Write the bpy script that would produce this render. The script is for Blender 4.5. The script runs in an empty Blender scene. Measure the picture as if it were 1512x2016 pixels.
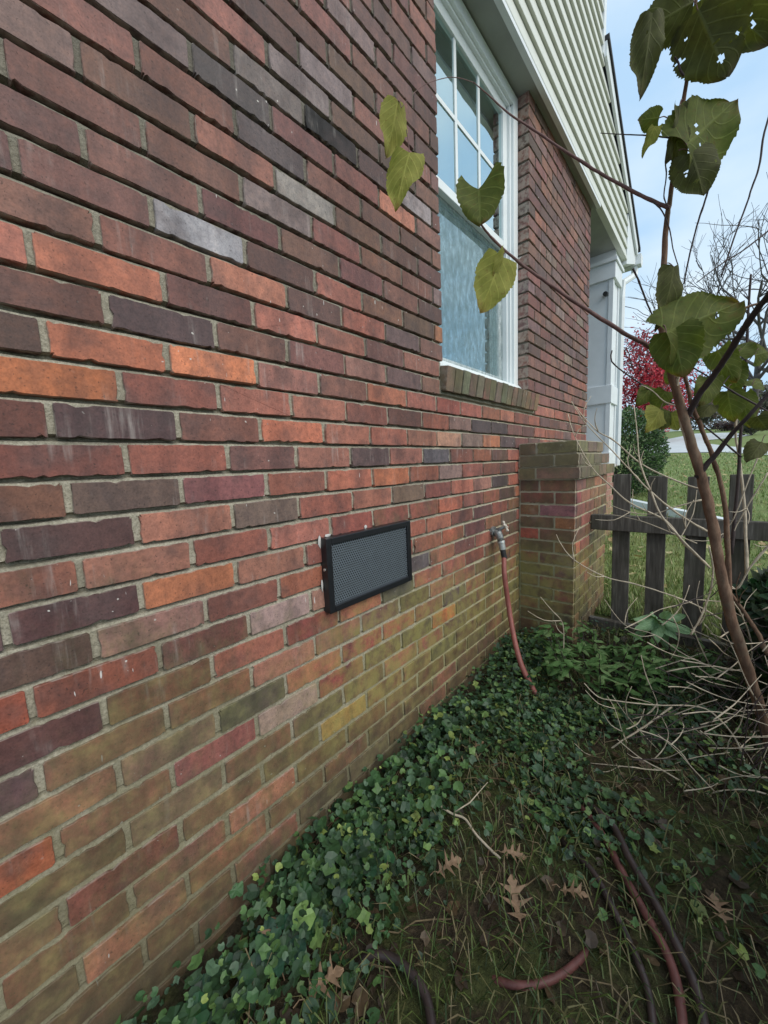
import bpy, bmesh, math, random
import numpy as np
from mathutils import Vector, Matrix, noise
random.seed(7); rng = np.random.default_rng(7)
S = bpy.context.scene
COL = S.collection
R = math.radians

# ------------------------------------------------------------------ camera
F_PX, W_PX, H_PX = 735.0, 1512.0, 2016.0
CAM = Vector((0.88116, -0.02178, -0.00052))
CR = Vector((0.74894115, 0.66119326, -0.04371078))
CU = Vector((-0.04699076, 0.11879422, 0.99180633))
CF = Vector((-0.66096825, 0.74075057, -0.12003985))
cd = bpy.data.cameras.new('camera'); cam = bpy.data.objects.new('camera', cd); COL.objects.link(cam)
cd.sensor_fit = 'HORIZONTAL'; cd.sensor_width = 36.0; cd.lens = 36.0 * F_PX / W_PX
cd.clip_start = 0.02; cd.clip_end = 1000
cam.matrix_world = Matrix(((CR.x, CU.x, -CF.x, CAM.x), (CR.y, CU.y, -CF.y, CAM.y), (CR.z, CU.z, -CF.z, CAM.z), (0, 0, 0, 1)))
S.camera = cam

# ------------------------------------------------------------------ sky, sun, exposure
SUN_EL, SUN_AZ = R(40), R(92)          # azimuth measured from +Y towards +X
wd = bpy.data.worlds.new('World'); S.world = wd; wd.use_nodes = True
nt = wd.node_tree; N = nt.nodes; LK = nt.links
for n in list(N): N.remove(n)
wo = N.new('ShaderNodeOutputWorld'); bg = N.new('ShaderNodeBackground')
sky = N.new('ShaderNodeTexSky'); sky.sky_type = 'NISHITA'; sky.sun_disc = False
sky.sun_elevation = SUN_EL; sky.sun_rotation = SUN_AZ; sky.air_density = 1.0; sky.dust_density = 2.0; sky.ozone_density = 1.0
tc = N.new('ShaderNodeTexCoord'); mp = N.new('ShaderNodeMapping'); mp.inputs['Scale'].default_value = (1, 1, 2.2)
cl = N.new('ShaderNodeTexNoise'); cl.inputs['Scale'].default_value = 2.6; cl.inputs['Detail'].default_value = 5; cl.inputs['Roughness'].default_value = 0.5
rp = N.new('ShaderNodeValToRGB'); rp.color_ramp.elements[0].position = 0.36; rp.color_ramp.elements[1].position = 0.66
rp.color_ramp.elements[0].color = (3.5, 5.1, 6.8, 1); rp.color_ramp.elements[1].color = (5.7, 6.65, 7.3, 1)
mx = N.new('ShaderNodeMix'); mx.data_type = 'RGBA'; mx.inputs[0].default_value = 0.86
LK.new(tc.outputs['Generated'], mp.inputs[0]); LK.new(mp.outputs[0], cl.inputs['Vector']); LK.new(cl.outputs['Fac'], rp.inputs[0])
LK.new(sky.outputs[0], mx.inputs[6]); LK.new(rp.outputs[0], mx.inputs[7]); LK.new(mx.outputs[2], bg.inputs[0])
bg.inputs[1].default_value = 0.10; LK.new(bg.outputs[0], wo.inputs[0])
sl = bpy.data.lights.new('sun', 'SUN'); sl.energy = 1.5; sl.angle = R(50); sl.color = (1, 0.93, 0.83)
so = bpy.data.objects.new('sun', sl); COL.objects.link(so)
sd = Vector((math.sin(SUN_AZ) * math.cos(SUN_EL), math.cos(SUN_AZ) * math.cos(SUN_EL), math.sin(SUN_EL)))
so.rotation_euler = sd.to_track_quat('Z', 'Y').to_euler(); so.location = (4, 4, 8)
vs = S.view_settings; vs.view_transform = 'Standard'; vs.look = 'None'; vs.gamma = 1.0; vs.exposure = 0.66; vs.use_curve_mapping = False

# ------------------------------------------------------------------ helpers
def ray(px, py): return CF + CR * ((px - W_PX / 2) / F_PX) + CU * ((H_PX / 2 - py) / F_PX)
def at(px, py, z): return CAM + ray(px, py) * z
def onx(px, py, X=0.0):
    d = ray(px, py); return CAM + d * ((X - CAM.x) / d.x)
def gz(x, y):
    if y < 2.5: z = -1.17 + 0.045 * y + 0.018 * noise.noise((x * 3.1, y * 3.1, 0.3)) + 0.03 * max(0, x - .6)
    else: z = -1.0575 + 0.075 * (y - 2.5)
    if y > 45: z = -1.0575 + 0.075 * 42.5 + 0.01 * (y - 45)
    return z
def ong(px, py, h=0.0):
    d = ray(px, py); t = 0.3; p = CAM
    for _ in range(4000):
        p = CAM + d * t
        if p.z <= gz(p.x, p.y) + h: break
        t += 0.004 + t * 0.0015
    return p
def s2l(c):
    return tuple(((v / 255) / 12.92 if v / 255 <= 0.04045 else ((v / 255 + 0.055) / 1.055) ** 2.4) for v in c)

class MB:
    def __init__(s): s.v = []; s.f = []; s.c = []; s.smooth = False
    def add(s, verts, faces, col=None):
        o = len(s.v); s.v += [tuple(v) for v in verts]; s.f += [tuple(i + o for i in f) for f in faces]
        if col is not None: s.c += [col] * len(faces)
        return s
    def box(s, x0, x1, y0, y1, z0, z1, col=None):
        v = [(x, y, z) for x in (x0, x1) for y in (y0, y1) for z in (z0, z1)]
        return s.add(v, [(0, 1, 3, 2), (4, 6, 7, 5), (0, 4, 5, 1), (2, 3, 7, 6), (0, 2, 6, 4), (1, 5, 7, 3)], col)
    def quad(s, a, b, c, d, col=None): return s.add([a, b, c, d], [(0, 1, 2, 3)], col)
    def prism(s, poly, axis, a, b, col=None):
        n = len(poly)
        def P(u, w, t): return {'x': (t, u, w), 'y': (u, t, w), 'z': (u, w, t)}[axis]
        v = [P(u, w, a) for u, w in poly] + [P(u, w, b) for u, w in poly]
        return s.add(v, [tuple(range(n)), tuple(range(2 * n - 1, n - 1, -1))] + [(i, (i + 1) % n, n + (i + 1) % n, n + i) for i in range(n)], col)
    def tube(s, pts, rad, seg=8, cap=True, col=None):
        pts = [Vector(p) for p in pts]; n = len(pts)
        if not hasattr(rad, '__len__'): rad = [rad] * n
        up = None; vs_ = []
        for i in range(n):
            t = (pts[min(i + 1, n - 1)] - pts[max(i - 1, 0)]).normalized()
            if up is None: up = t.orthogonal().normalized()
            up = (up - t * up.dot(t)); up = up.normalized() if up.length > 1e-6 else t.orthogonal().normalized()
            b = t.cross(up)
            for k in range(seg):
                a = 2 * math.pi * k / seg; vs_.append(pts[i] + (up * math.cos(a) + b * math.sin(a)) * rad[i])
        f = [(i * seg + k, i * seg + (k + 1) % seg, (i + 1) * seg + (k + 1) % seg, (i + 1) * seg + k) for i in range(n - 1) for k in range(seg)]
        if cap: f += [tuple(range(seg - 1, -1, -1)), tuple((n - 1) * seg + k for k in range(seg))]
        return s.add(vs_, f, col)
    def mesh(s, name, mat=None, smooth=False):
        me = bpy.data.meshes.new(name); me.from_pydata(s.v, [], s.f)
        if s.c:
            at_ = me.color_attributes.new('tint', 'FLOAT_COLOR', 'CORNER'); arr = np.empty((len(me.loops), 4), np.float32); li = 0
            for c, p in zip(s.c, me.polygons):
                arr[li:li + p.loop_total] = c if len(c) == 4 else (*c, 1); li += p.loop_total
            at_.data.foreach_set('color', arr.ravel())
        if getattr(s, 'rim', None):
            a_ = me.attributes.new('rim', 'FLOAT', 'POINT'); a_.data.foreach_set('value', np.array(s.rim, np.float32))
        if mat: me.materials.append(mat)
        if smooth: me.polygons.foreach_set('use_smooth', [True] * len(me.polygons))
        me.update(); return me
    def build(s, name, mat=None, parent=None, smooth=False, bevel=0, loc=None):
        o = bpy.data.objects.new(name, s.mesh(name, mat, smooth)); COL.objects.link(o)
        if parent: o.parent = parent
        if loc: o.location = loc
        if bevel:
            m = o.modifiers.new('bevel', 'BEVEL'); m.width = bevel; m.segments = 2; m.limit_method = 'ANGLE'; m.angle_limit = R(40)
        return o
def tag(o, label=None, cat=None, group=None, kind=None):
    if label: o['label'] = label
    if cat: o['category'] = cat
    if group: o['group'] = group
    if kind: o['kind'] = kind
    return o
def empty(name, label=None, cat=None, group=None, loc=(0, 0, 0)):
    o = bpy.data.objects.new(name, None); COL.objects.link(o); o.empty_display_size = 0.1
    return tag(o, label, cat, group)
# parts are built in world coordinates, so every thing's Empty stays at the origin of the place

class Mat:
    """small wrapper around a node material"""
    def __init__(s, name):
        s.m = bpy.data.materials.new(name); s.m.use_nodes = True; s.t = s.m.node_tree; s.N = s.t.nodes; s.L = s.t.links
        s.b = s.N['Principled BSDF']; s.out = s.N['Material Output']
    def n(s, typ, **kw):
        x = s.N.new('ShaderNode' + typ)
        for k, v in kw.items():
            if k.startswith('i_'): x.inputs[k[2:]].default_value = v
            else: setattr(x, k, v)
        return x
    def l(s, a, b): s.L.new(a, b)
    def set(s, **kw):
        for k, v in kw.items():
            k = k.replace('_', ' ')
            if hasattr(v, 'is_linked'): s.l(v, s.b.inputs[k])
            else: s.b.inputs[k].default_value = v
        return s
    def pos(s):
        if not hasattr(s, '_p'): s._p = s.n('NewGeometry').outputs['Position']
        return s._p
    def noise(s, scale, detail=3, rough=0.5, vec=None, stretch=None):
        x = s.n('TexNoise'); x.inputs['Scale'].default_value = scale; x.inputs['Detail'].default_value = detail; x.inputs['Roughness'].default_value = rough
        v = vec or s.pos()
        if stretch:
            m = s.n('Mapping'); m.inputs['Scale'].default_value = stretch; s.l(v, m.inputs[0]); v = m.outputs[0]
        s.l(v, x.inputs['Vector']); return x.outputs['Fac']
    def ramp(s, fac, stops):
        r = s.n('ValToRGB'); e = r.color_ramp.elements
        while len(e) < len(stops): e.new(0.5)
        for el, (p, c) in zip(e, stops): el.position = p; el.color = c if len(c) == 4 else (*c, 1)
        s.l(fac, r.inputs[0]); return r.outputs[0]
    def mask(s, fac, lo, hi):
        r = s.n('MapRange'); r.interpolation_type = 'SMOOTHSTEP'
        for i, v in ((1, lo), (2, hi), (3, 0.0), (4, 1.0)): r.inputs[i].default_value = v
        s.l(fac, r.inputs[0]); return r.outputs[0]
    def math(s, op, a, b=None):
        x = s.n('Math', operation=op)
        for i, v in enumerate((a, b)):
            if v is None: continue
            if hasattr(v, 'is_linked'): s.l(v, x.inputs[i])
            else: x.inputs[i].default_value = v
        return x.outputs[0]
    def mix(s, fac, a, b, blend='MIX'):
        x = s.n('Mix', data_type='RGBA', blend_type=blend)
        for i, v in ((0, fac), (6, a), (7, b)):
            if hasattr(v, 'is_linked'): s.l(v, x.inputs[i])
            else: x.inputs[i].default_value = v if i == 0 else ((*v, 1) if len(v) == 3 else v)
        return x.outputs[2]
    def bump(s, h, strength=0.3, dist=0.002, prev=None):
        b = s.n('Bump'); b.inputs['Strength'].default_value = strength; b.inputs['Distance'].default_value = dist; s.l(h, b.inputs['Height'])
        if prev is not None: s.l(prev, b.inputs['Normal'])
        return b.outputs[0]
    def sepz(s):
        x = s.n('SeparateXYZ'); s.l(s.pos(), x.inputs[0]); return x.outputs
def simple(name, col, rough=0.6, var=0.15, scale=30, metallic=0.0, bump=0.0, spec=0.5, bscale=None):
    m = Mat(name); f = m.noise(scale, 4)
    c = m.ramp(f, [(0.25, tuple(v * (1 - var) for v in col)), (0.75, tuple(min(1, v * (1 + var)) for v in col))])
    m.set(Base_Color=c, Roughness=rough, Metallic=metallic, Specular_IOR_Level=spec)
    if bump: m.set(Normal=m.bump(m.noise(bscale or scale * 4, 3), bump, 0.002))
    return m.m

def algae(m, rnd):
    """green algae growing from the damp ground up the brickwork, in ragged patches"""
    x, y, z = m.sepz()[:3]
    n1 = m.noise(2.3, 4, 0.6); n2 = m.noise(15, 5, 0.65, stretch=(1, 1.3, .6))
    f = m.math('ADD', z, m.math('MULTIPLY', m.math('SUBTRACT', n1, 0.5), -0.9))
    f = m.math('ADD', f, m.math('MULTIPLY', m.math('SUBTRACT', n2, 0.5), -1.1))
    if rnd is not None: f = m.math('ADD', f, m.math('MULTIPLY', m.math('SUBTRACT', rnd, 0.5), 0.75))
    # the sheltered inner corner by the pier stays damper
    corner = m.mask(y, 1.5, 2.6)
    f = m.math('SUBTRACT', f, m.math('MULTIPLY', corner, 0.22))
    return m.mask(f, -0.24, -0.98)

def brick_mat(name, per_object, weathered=False):
    m = Mat(name)
    if per_object:
        oi = m.n('ObjectInfo'); base, rnd = oi.outputs['Color'], oi.outputs['Alpha']
    else:
        a = m.n('Attribute', attribute_name='tint'); base, rnd = a.outputs['Color'], a.outputs['Alpha']
    # grain, soft flashing patches from the kiln, pits
    f1 = m.noise(55, 5, 0.65); f2 = m.noise(11, 3, 0.5); f3 = m.noise(240, 2, 0.5)
    c = m.mix(m.math('MULTIPLY', m.mask(f2, 0.42, 0.72), 0.55), base, (0.085, 0.06, 0.058))
    c = m.mix(1.0, c, m.ramp(f1, [(0.22, (0.62, 0.61, 0.62)), (0.5, (1, 1, 1)), (0.8, (1.40, 1.33, 1.26))]), 'MULTIPLY')
    c = m.mix(1.0, c, m.ramp(f3, [(0.25, (0.8, 0.8, 0.8)), (0.5, (1, 1, 1)), (0.8, (1.12, 1.12, 1.12))]), 'MULTIPLY')
    pit = m.mask(m.noise(170, 2, .5), .64, .72)
    c = m.mix(m.math('MULTIPLY', pit, .55), c, (.03, .022, .02))
    band = m.noise(7, 2, 0.4, stretch=(1, 2.2, 0.25))
    c = m.mix(1.0, c, m.ramp(band, [(0.3, (0.80, 0.79, 0.80)), (0.5, (1, 1, 1)), (0.7, (1.14, 1.13, 1.13))]), 'MULTIPLY')
    # faint vertical wash marks and lime bloom
    st = m.noise(9, 4, 0.6, stretch=(1, 6, 0.55)); bl = m.noise(6.5, 4, 0.6)
    bloom = m.math('MULTIPLY', m.mask(st, 0.5, 0.8), m.mask(bl, 0.5, 0.68))
    c = m.mix(m.math('MULTIPLY', bloom, 0.5), c, (0.50, 0.45, 0.41))
    # dirty run marks
    dk = m.noise(16, 4, 0.6, stretch=(1, 3.5, 0.4))
    c = m.mix(m.math('MULTIPLY', m.mask(dk, 0.56, 0.8), 0.35), c, (0.05, 0.04, 0.035))
    # small white lime specks
    sp = m.noise(85, 1, 0.4); sp = m.math('MULTIPLY', m.mask(sp, 0.75, 0.79), m.mask(m.noise(3.1, 2), 0.48, 0.62))
    c = m.mix(m.math('MULTIPLY', sp, 0.8), c, (0.6, 0.57, 0.52))
    dr = m.noise(26, 1, 0.4, stretch=(1, 4.5, 0.75)); dr = m.math('MULTIPLY', m.mask(dr, 0.765, 0.785), m.mask(m.noise(4.3, 1), 0.5, 0.6))
    c = m.mix(m.math('MULTIPLY', dr, 0.85), c, (0.62, 0.60, 0.57))
    rim = m.n('Attribute', attribute_name='rim').outputs['Fac']
    c = m.mix(m.math('MULTIPLY', m.math('MULTIPLY', rim, m.mask(m.noise(45, 3, .6), .35, .6)), .55), c, (0.42, 0.37, 0.31))
    al = algae(m, rnd)
    ac = m.ramp(m.noise(20, 4, 0.6), [(0.25, (0.034, 0.036, 0.019)), (0.5, (0.092, 0.094, 0.042)), (0.75, (0.215, 0.208, 0.080))])
    c = m.mix(m.math('MULTIPLY', al, 0.70), c, ac)
    yb = m.math('ADD', m.sepz()[2], m.math('MULTIPLY', m.math('SUBTRACT', m.noise(5, 4, .6), .5), .5))
    yb = m.math('MULTIPLY', m.math('MULTIPLY', m.mask(yb, -.40, -.62), m.mask(yb, -1.02, -.78)), m.mask(m.sepz()[1], .35, .9))
    c = m.mix(m.math('MULTIPLY', m.math('MULTIPLY', yb, m.mask(m.noise(19, 4, .65), .32, .62)), .55), c, (.30, .275, .085))
    spl = m.math('ADD', m.sepz()[2], m.math('MULTIPLY', m.noise(8, 4, .6), .5)); c = m.mix(m.math('MULTIPLY', m.mask(spl, -.62, -.95), .6), c, (.055, .046, .030))   # soil splashed up by rain
    if weathered: c = m.mix(m.math('MULTIPLY', m.mask(m.noise(9, 4), 0.35, 0.65), 0.65), c, (0.125, 0.115, 0.062))
    nb = m.bump(m.noise(30, 4, 0.6), 0.35, 0.004)
    nb = m.bump(m.noise(130, 4, 0.65, stretch=(1, 1.6, 0.8)), 0.55, 0.0018, nb)
    nb = m.bump(m.noise(420, 2, 0.6), 0.4, 0.0007, nb)
    m.set(Base_Color=c, Roughness=m.ramp(f1, [(0.2, (0.62,) * 3), (0.8, (0.85,) * 3)]), Specular_IOR_Level=0.35, Normal=nb)
    return m.m
def mortar_mat(name):
    m = Mat(name)
    g = m.noise(180, 4, 0.7); b = m.noise(7, 4, 0.6)
    c = m.ramp(g, [(0.25, (0.18, 0.165, 0.125)), (0.5, (0.34, 0.315, 0.245)), (0.8, (0.52, 0.48, 0.38))])
    c = m.mix(m.math('MULTIPLY', m.mask(b, 0.45, 0.7), 0.5), c, (0.14, 0.128, 0.095))
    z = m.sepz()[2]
    c = m.mix(m.math('MULTIPLY', m.mask(z, 0.15, 1.0), 0.7), c, (0.06, 0.055, 0.05))   # sooty pointing higher up, with joint shadow painted into the same dark tone
    # paler lime at mid height, then algae
    c = m.mix(m.math('MULTIPLY', m.math('MULTIPLY', m.mask(m.sepz()[1], 0.9, 2.2), m.mask(z, 0.4, -0.2)), 0.8), c, (0.56, 0.51, 0.37))
    al = algae(m, None)
    c = m.mix(m.math('MULTIPLY', al, 0.72), c, m.mix(m.mask(m.sepz()[1], .5, 1.5), (0.165, 0.150, 0.080), (0.33, 0.31, 0.14)))
    spl = m.math('ADD', z, m.math('MULTIPLY', m.noise(8, 4, .6), .5)); c = m.mix(m.math('MULTIPLY', m.mask(spl, -.62, -.95), .6), c, (.085, .072, .048))
    nb = m.bump(m.noise(60, 4, 0.65), 0.8, 0.006); nb = m.bump(m.noise(300, 3, 0.6), 0.8, 0.002, nb)
    m.set(Base_Color=c, Roughness=0.95, Specular_IOR_Level=0.2, Normal=nb)
    return m.m
M = {}
M['brick'] = brick_mat('brick_fired', True); M['brick_far'] = brick_mat('brick_fired_joined', False)
M['brick_cap'] = brick_mat('brick_weathered', True, True)
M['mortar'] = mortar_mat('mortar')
M['white'] = simple('white_vinyl', (0.74, 0.78, 0.78), 0.42, 0.05, 6)
M['trim'] = simple('white_painted_trim', (0.70, 0.73, 0.74), 0.5, 0.06, 9, bump=0.05)
M['siding'] = simple('cream_vinyl_siding', (0.60, 0.61, 0.545), 0.5, 0.06, 12, bump=0.06, bscale=80)
M['soffit'] = simple('soffit_panel', (0.30, 0.31, 0.28), 0.6, 0.1, 8)
M['shingle'] = simple('asphalt_shingle', (0.03, 0.03, 0.032), 0.9, 0.4, 60, bump=0.5)
M['black_metal'] = simple('black_powder_coat', (0.012, 0.013, 0.015), 0.35, 0.2, 40)
M['screen_metal'] = simple('perforated_grey_metal', (0.135, 0.16, 0.18), 0.4, 0.1, 40, metallic=0.2)
M['caulk'] = simple('white_caulk', (0.52, 0.50, 0.47), 0.6, 0.15, 60, bump=0.4)
M['dark'] = simple('dark_interior', (0.02, 0.025, 0.025), 0.9, 0.2, 5)
M['curtain'] = simple('sheer_curtain', (0.42, 0.50, 0.50), 0.9, 0.08, 30)
M['brass'] = simple('weathered_spigot_metal', (0.30, 0.31, 0.30), 0.45, 0.45, 120, metallic=0.6, bump=0.4)
M['bone'] = simple('chalky_handle_metal', (0.55, 0.50, 0.42), 0.7, 0.3, 150, bump=0.4)
M['coupling'] = simple('zinc_coupling', (0.5, 0.52, 0.49), 0.4, 0.15, 200, metallic=0.6)
M['rubber'] = simple('black_rubber', (0.018, 0.018, 0.018), 0.55, 0.2, 60)
M['hose_red'] = simple('faded_red_hose', (0.27, 0.085, 0.068), 0.55, 0.25, 45, bump=0.15)
M['hose_dark'] = simple('grimy_dark_hose', (0.040, 0.026, 0.024), 0.5, 0.5, 30, bump=0.2)
M['hose_grimy'] = simple('grimy_red_hose', (0.12, 0.042, 0.036), 0.6, 0.4, 35, bump=0.2)
def bark():
    m = Mat('sapling_bark'); a = m.noise(38, 5, .65, stretch=(1, 1, .35)); b = m.noise(11, 4, .6); c = m.ramp(a, [(.25, (.075, .045, .032)), (.5, (.18, .108, .072)), (.8, (.30, .205, .14))])
    c = m.mix(m.math('MULTIPLY', m.mask(b, .5, .68), .5), c, (.16, .145, .105))
    m.set(Base_Color=c, Roughness=.9, Specular_IOR_Level=.2, Normal=m.bump(a, .9, .006)); return m.m
M['bark'] = bark()
M['twig_dark'] = simple('dark_twig_bark', (0.045, 0.030, 0.028), 0.8, 0.3, 90, bump=0.3)
M['twig_pale'] = simple('pale_dry_twig', (0.50, 0.42, 0.31), 0.8, 0.3, 50, bump=0.3)
M['twig_red'] = simple('reddish_twig_bark', (0.14, 0.072, 0.062), 0.75, 0.3, 70, bump=0.3)
M['stone'] = simple('mossy_stone', (0.06, 0.058, 0.038), 0.95, 0.6, 18, bump=0.9)
M['bark_far'] = simple('grey_tree_bark', (0.07, 0.062, 0.058), 0.9, 0.3, 6)

# ------------------------------------------------------------------ ground, lawn, driveway
def soil():
    m = Mat('soil_and_litter')
    a = m.noise(7, 5, 0.65); b = m.noise(60, 5, 0.7)
    c = m.ramp(b, [(0.2, (0.016, 0.012, 0.008)), (0.5, (0.050, 0.037, 0.023)), (0.8, (0.12, 0.088, 0.052))])
    c = m.mix(m.math('MULTIPLY', m.mask(a, 0.42, 0.62), 0.65), c, m.ramp(b, [(0.2, (0.018, 0.030, 0.008)), (0.8, (0.105, 0.135, 0.036))]))
    y = m.sepz()[1]; g = m.noise(3.0, 5, 0.6); g2 = m.noise(26, 5, 0.75)
    lawn = m.ramp(g2, [(0.2, (0.07, 0.11, 0.032)), (0.5, (0.17, 0.225, 0.075)), (0.8, (0.30, 0.33, 0.14))])
    lawn = m.mix(m.math('MULTIPLY', m.mask(g, 0.45, 0.7), 0.45), lawn, (0.25, 0.22, 0.10))
    c = m.mix(m.mask(y, 2.6, 3.6), c, lawn)
    nb = m.bump(b, 0.9, 0.02)
    m.set(Base_Color=c, Roughness=0.95, Specular_IOR_Level=0.2, Normal=nb); return m.m
M['soil'] = soil()
xs = [-60, -30, -15, -8, -4, -2, -1, -.5] + [i * .06 for i in range(0, 41)] + [2.8, 4, 8, 16, 30, 60]
ys = [-6, -3, -1.5, -.8] + [-.4 + i * .06 for i in range(0, 49)] + [2.6, 3, 4, 6, 9, 12, 16, 22, 30, 45, 60, 90, 160, 400]
g = MB(); nx = len(xs)
for y in ys:
    for x in xs: g.v.append((x, y, gz(x, y)))
g.f = [(j * nx + i, j * nx + i + 1, (j + 1) * nx + i + 1, (j + 1) * nx + i) for j in range(len(ys) - 1) for i in range(nx - 1)]
tag(g.build('ground', M['soil'], smooth=True), kind='structure')
M['concrete'] = simple('pale_concrete', (0.50, 0.52, 0.52), 0.85, 0.1, 2)
dv = [(1270, 893), (1345, 892), (1420, 891), (1512, 897), (1560, 899), (1560, 891), (1512, 887), (1440, 880), (1385, 873), (1392, 867), (1450, 862), (1480, 857), (1440, 852), (1370, 854), (1310, 866), (1270, 872)]
pts = []
for px, py in dv:
    d = ray(px, py); # plane z = a + b*y
    a, b = -1.0575 - 0.075 * 2.5, 0.075
    t = (a + b * CAM.y - CAM.z) / (d.z - b * d.y); p = CAM + d * t; pts.append(p)
m_ = MB(); m_.add([(p.x, p.y, p.z + 0.02) for p in pts], [tuple(range(len(pts)))])
tag(m_.build('driveway', M['concrete']), kind='structure')

# ------------------------------------------------------------------ bricks
BH, BL = 0.070943, 0.2032
def brick_variant(i, chip=1.0, depth=0.05, L=0.1925, Hh=0.0600):
    """one brick, face towards +X, centred; uneven arrises and chipped corners"""
    r_ = random.Random(100 + i); l2, h2 = L / 2, Hh / 2; out = []
    def edge(a, b, ts):
        for k, t in enumerate(ts): out.append([a[0] + (b[0] - a[0]) * t, a[1] + (b[1] - a[1]) * t, k == 0])
    e_ = 0.0035 / L; eh = 0.0035 / Hh
    long_ = [0, e_] + [(k + r_.uniform(.15, .85)) / 15 for k in range(15)] + [1 - e_]; short_ = [0, eh, r_.uniform(.25, .45), r_.uniform(.55, .75), 1 - eh]
    edge((-l2, -h2), (l2, -h2), long_); edge((l2, -h2), (l2, h2), short_); edge((l2, h2), (-l2, h2), long_); edge((-l2, h2), (-l2, -h2), short_)
    for q in out:
        y, z, c = q
        j = r_.uniform(0, 0.0007) * chip
        if c: j = r_.uniform(0.0008, 0.0028) * chip
        if r_.random() < (0.10 if z < 0 else 0.05) * chip: j += r_.uniform(0.001, 0.0045)
        q[0] -= math.copysign(min(j, abs(y)), y) * (1 if abs(abs(y) - l2) < 1e-4 else 0.15); q[1] -= math.copysign(min(j, abs(z)), z) * (1 if abs(abs(z) - h2) < 1e-4 else 0.15)
        if not c: q[1] += r_.uniform(-0.0006, 0.0006)
    n = len(out); v = []
    for q in out: v.append((0.0, q[0] - math.copysign(r_.uniform(0.0006, 0.0015), q[0]), q[1] - math.copysign(r_.uniform(0.0006, 0.0015), q[1])))
    for q in out: v.append((-r_.uniform(0.001, 0.0035), q[0], q[1]))
    for q in out: v.append((-depth, q[0], q[1]))
    f = [tuple(range(n))] + [(i, n + i, n + (i + 1) % n, (i + 1) % n) for i in range(n)] + [(n + i, 2 * n + i, 2 * n + (i + 1) % n, n + (i + 1) % n) for i in range(n)] + [tuple(range(3 * n - 1, 2 * n - 1, -1))]
    return v, f
NV = 30
VAR = [brick_variant(i, 1.0 if i % 3 else 1.7) for i in range(NV)]
VARD = [brick_variant(50 + i, 0.8, depth=0.105) for i in range(10)]
def rims(n): return [0] * (n // 3) + [1] * (n // 3) + [.6] * (n // 3)
def meshes(vars_, mat, nm='brick'):
    out = []
    for v, f in vars_:
        b_ = MB().add(v, f); b_.rim = rims(len(v)); out.append(b_.mesh(nm, mat))
    return out
VM = meshes(VAR, M['brick']); VMD = meshes(VARD, M['brick'])

PAL = [((158, 84, 66), 6), ((148, 78, 62), 6), ((168, 94, 74), 5), ((134, 76, 66), 3), ((120, 76, 70), 2), ((108, 72, 68), 2), ((182, 100, 70), 2), ((98, 74, 74), 1.6), ((112, 92, 86), .8), ((160, 108, 96), 1)]
PALU = [((128, 84, 76), 6), ((118, 80, 74), 5), ((136, 88, 78), 4), ((108, 78, 74), 4), ((120, 94, 90), 2), ((146, 92, 78), 2), ((96, 72, 70), 2), ((124, 108, 104), 1)]
def dull(c, k=.36):
    g_ = .45 * c[0] + .4 * c[1] + .15 * c[2]; return ((c[0] * (1 - k) + (g_ + 9) * k) * 1.03, (c[1] * (1 - k) + (g_ + 1) * k) * .985, (c[2] * (1 - k) + (g_ - 6) * k) * .965)
def pick(z, r_):
    P = PALU if z > 0.42 + r_.uniform(-.25, .25) else PAL
    c = r_.choices([p for p, _ in P], [w for _, w in P])[0]
    return tuple(max(20, min(235, v * r_.uniform(0.93, 1.07))) for v in c)
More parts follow.
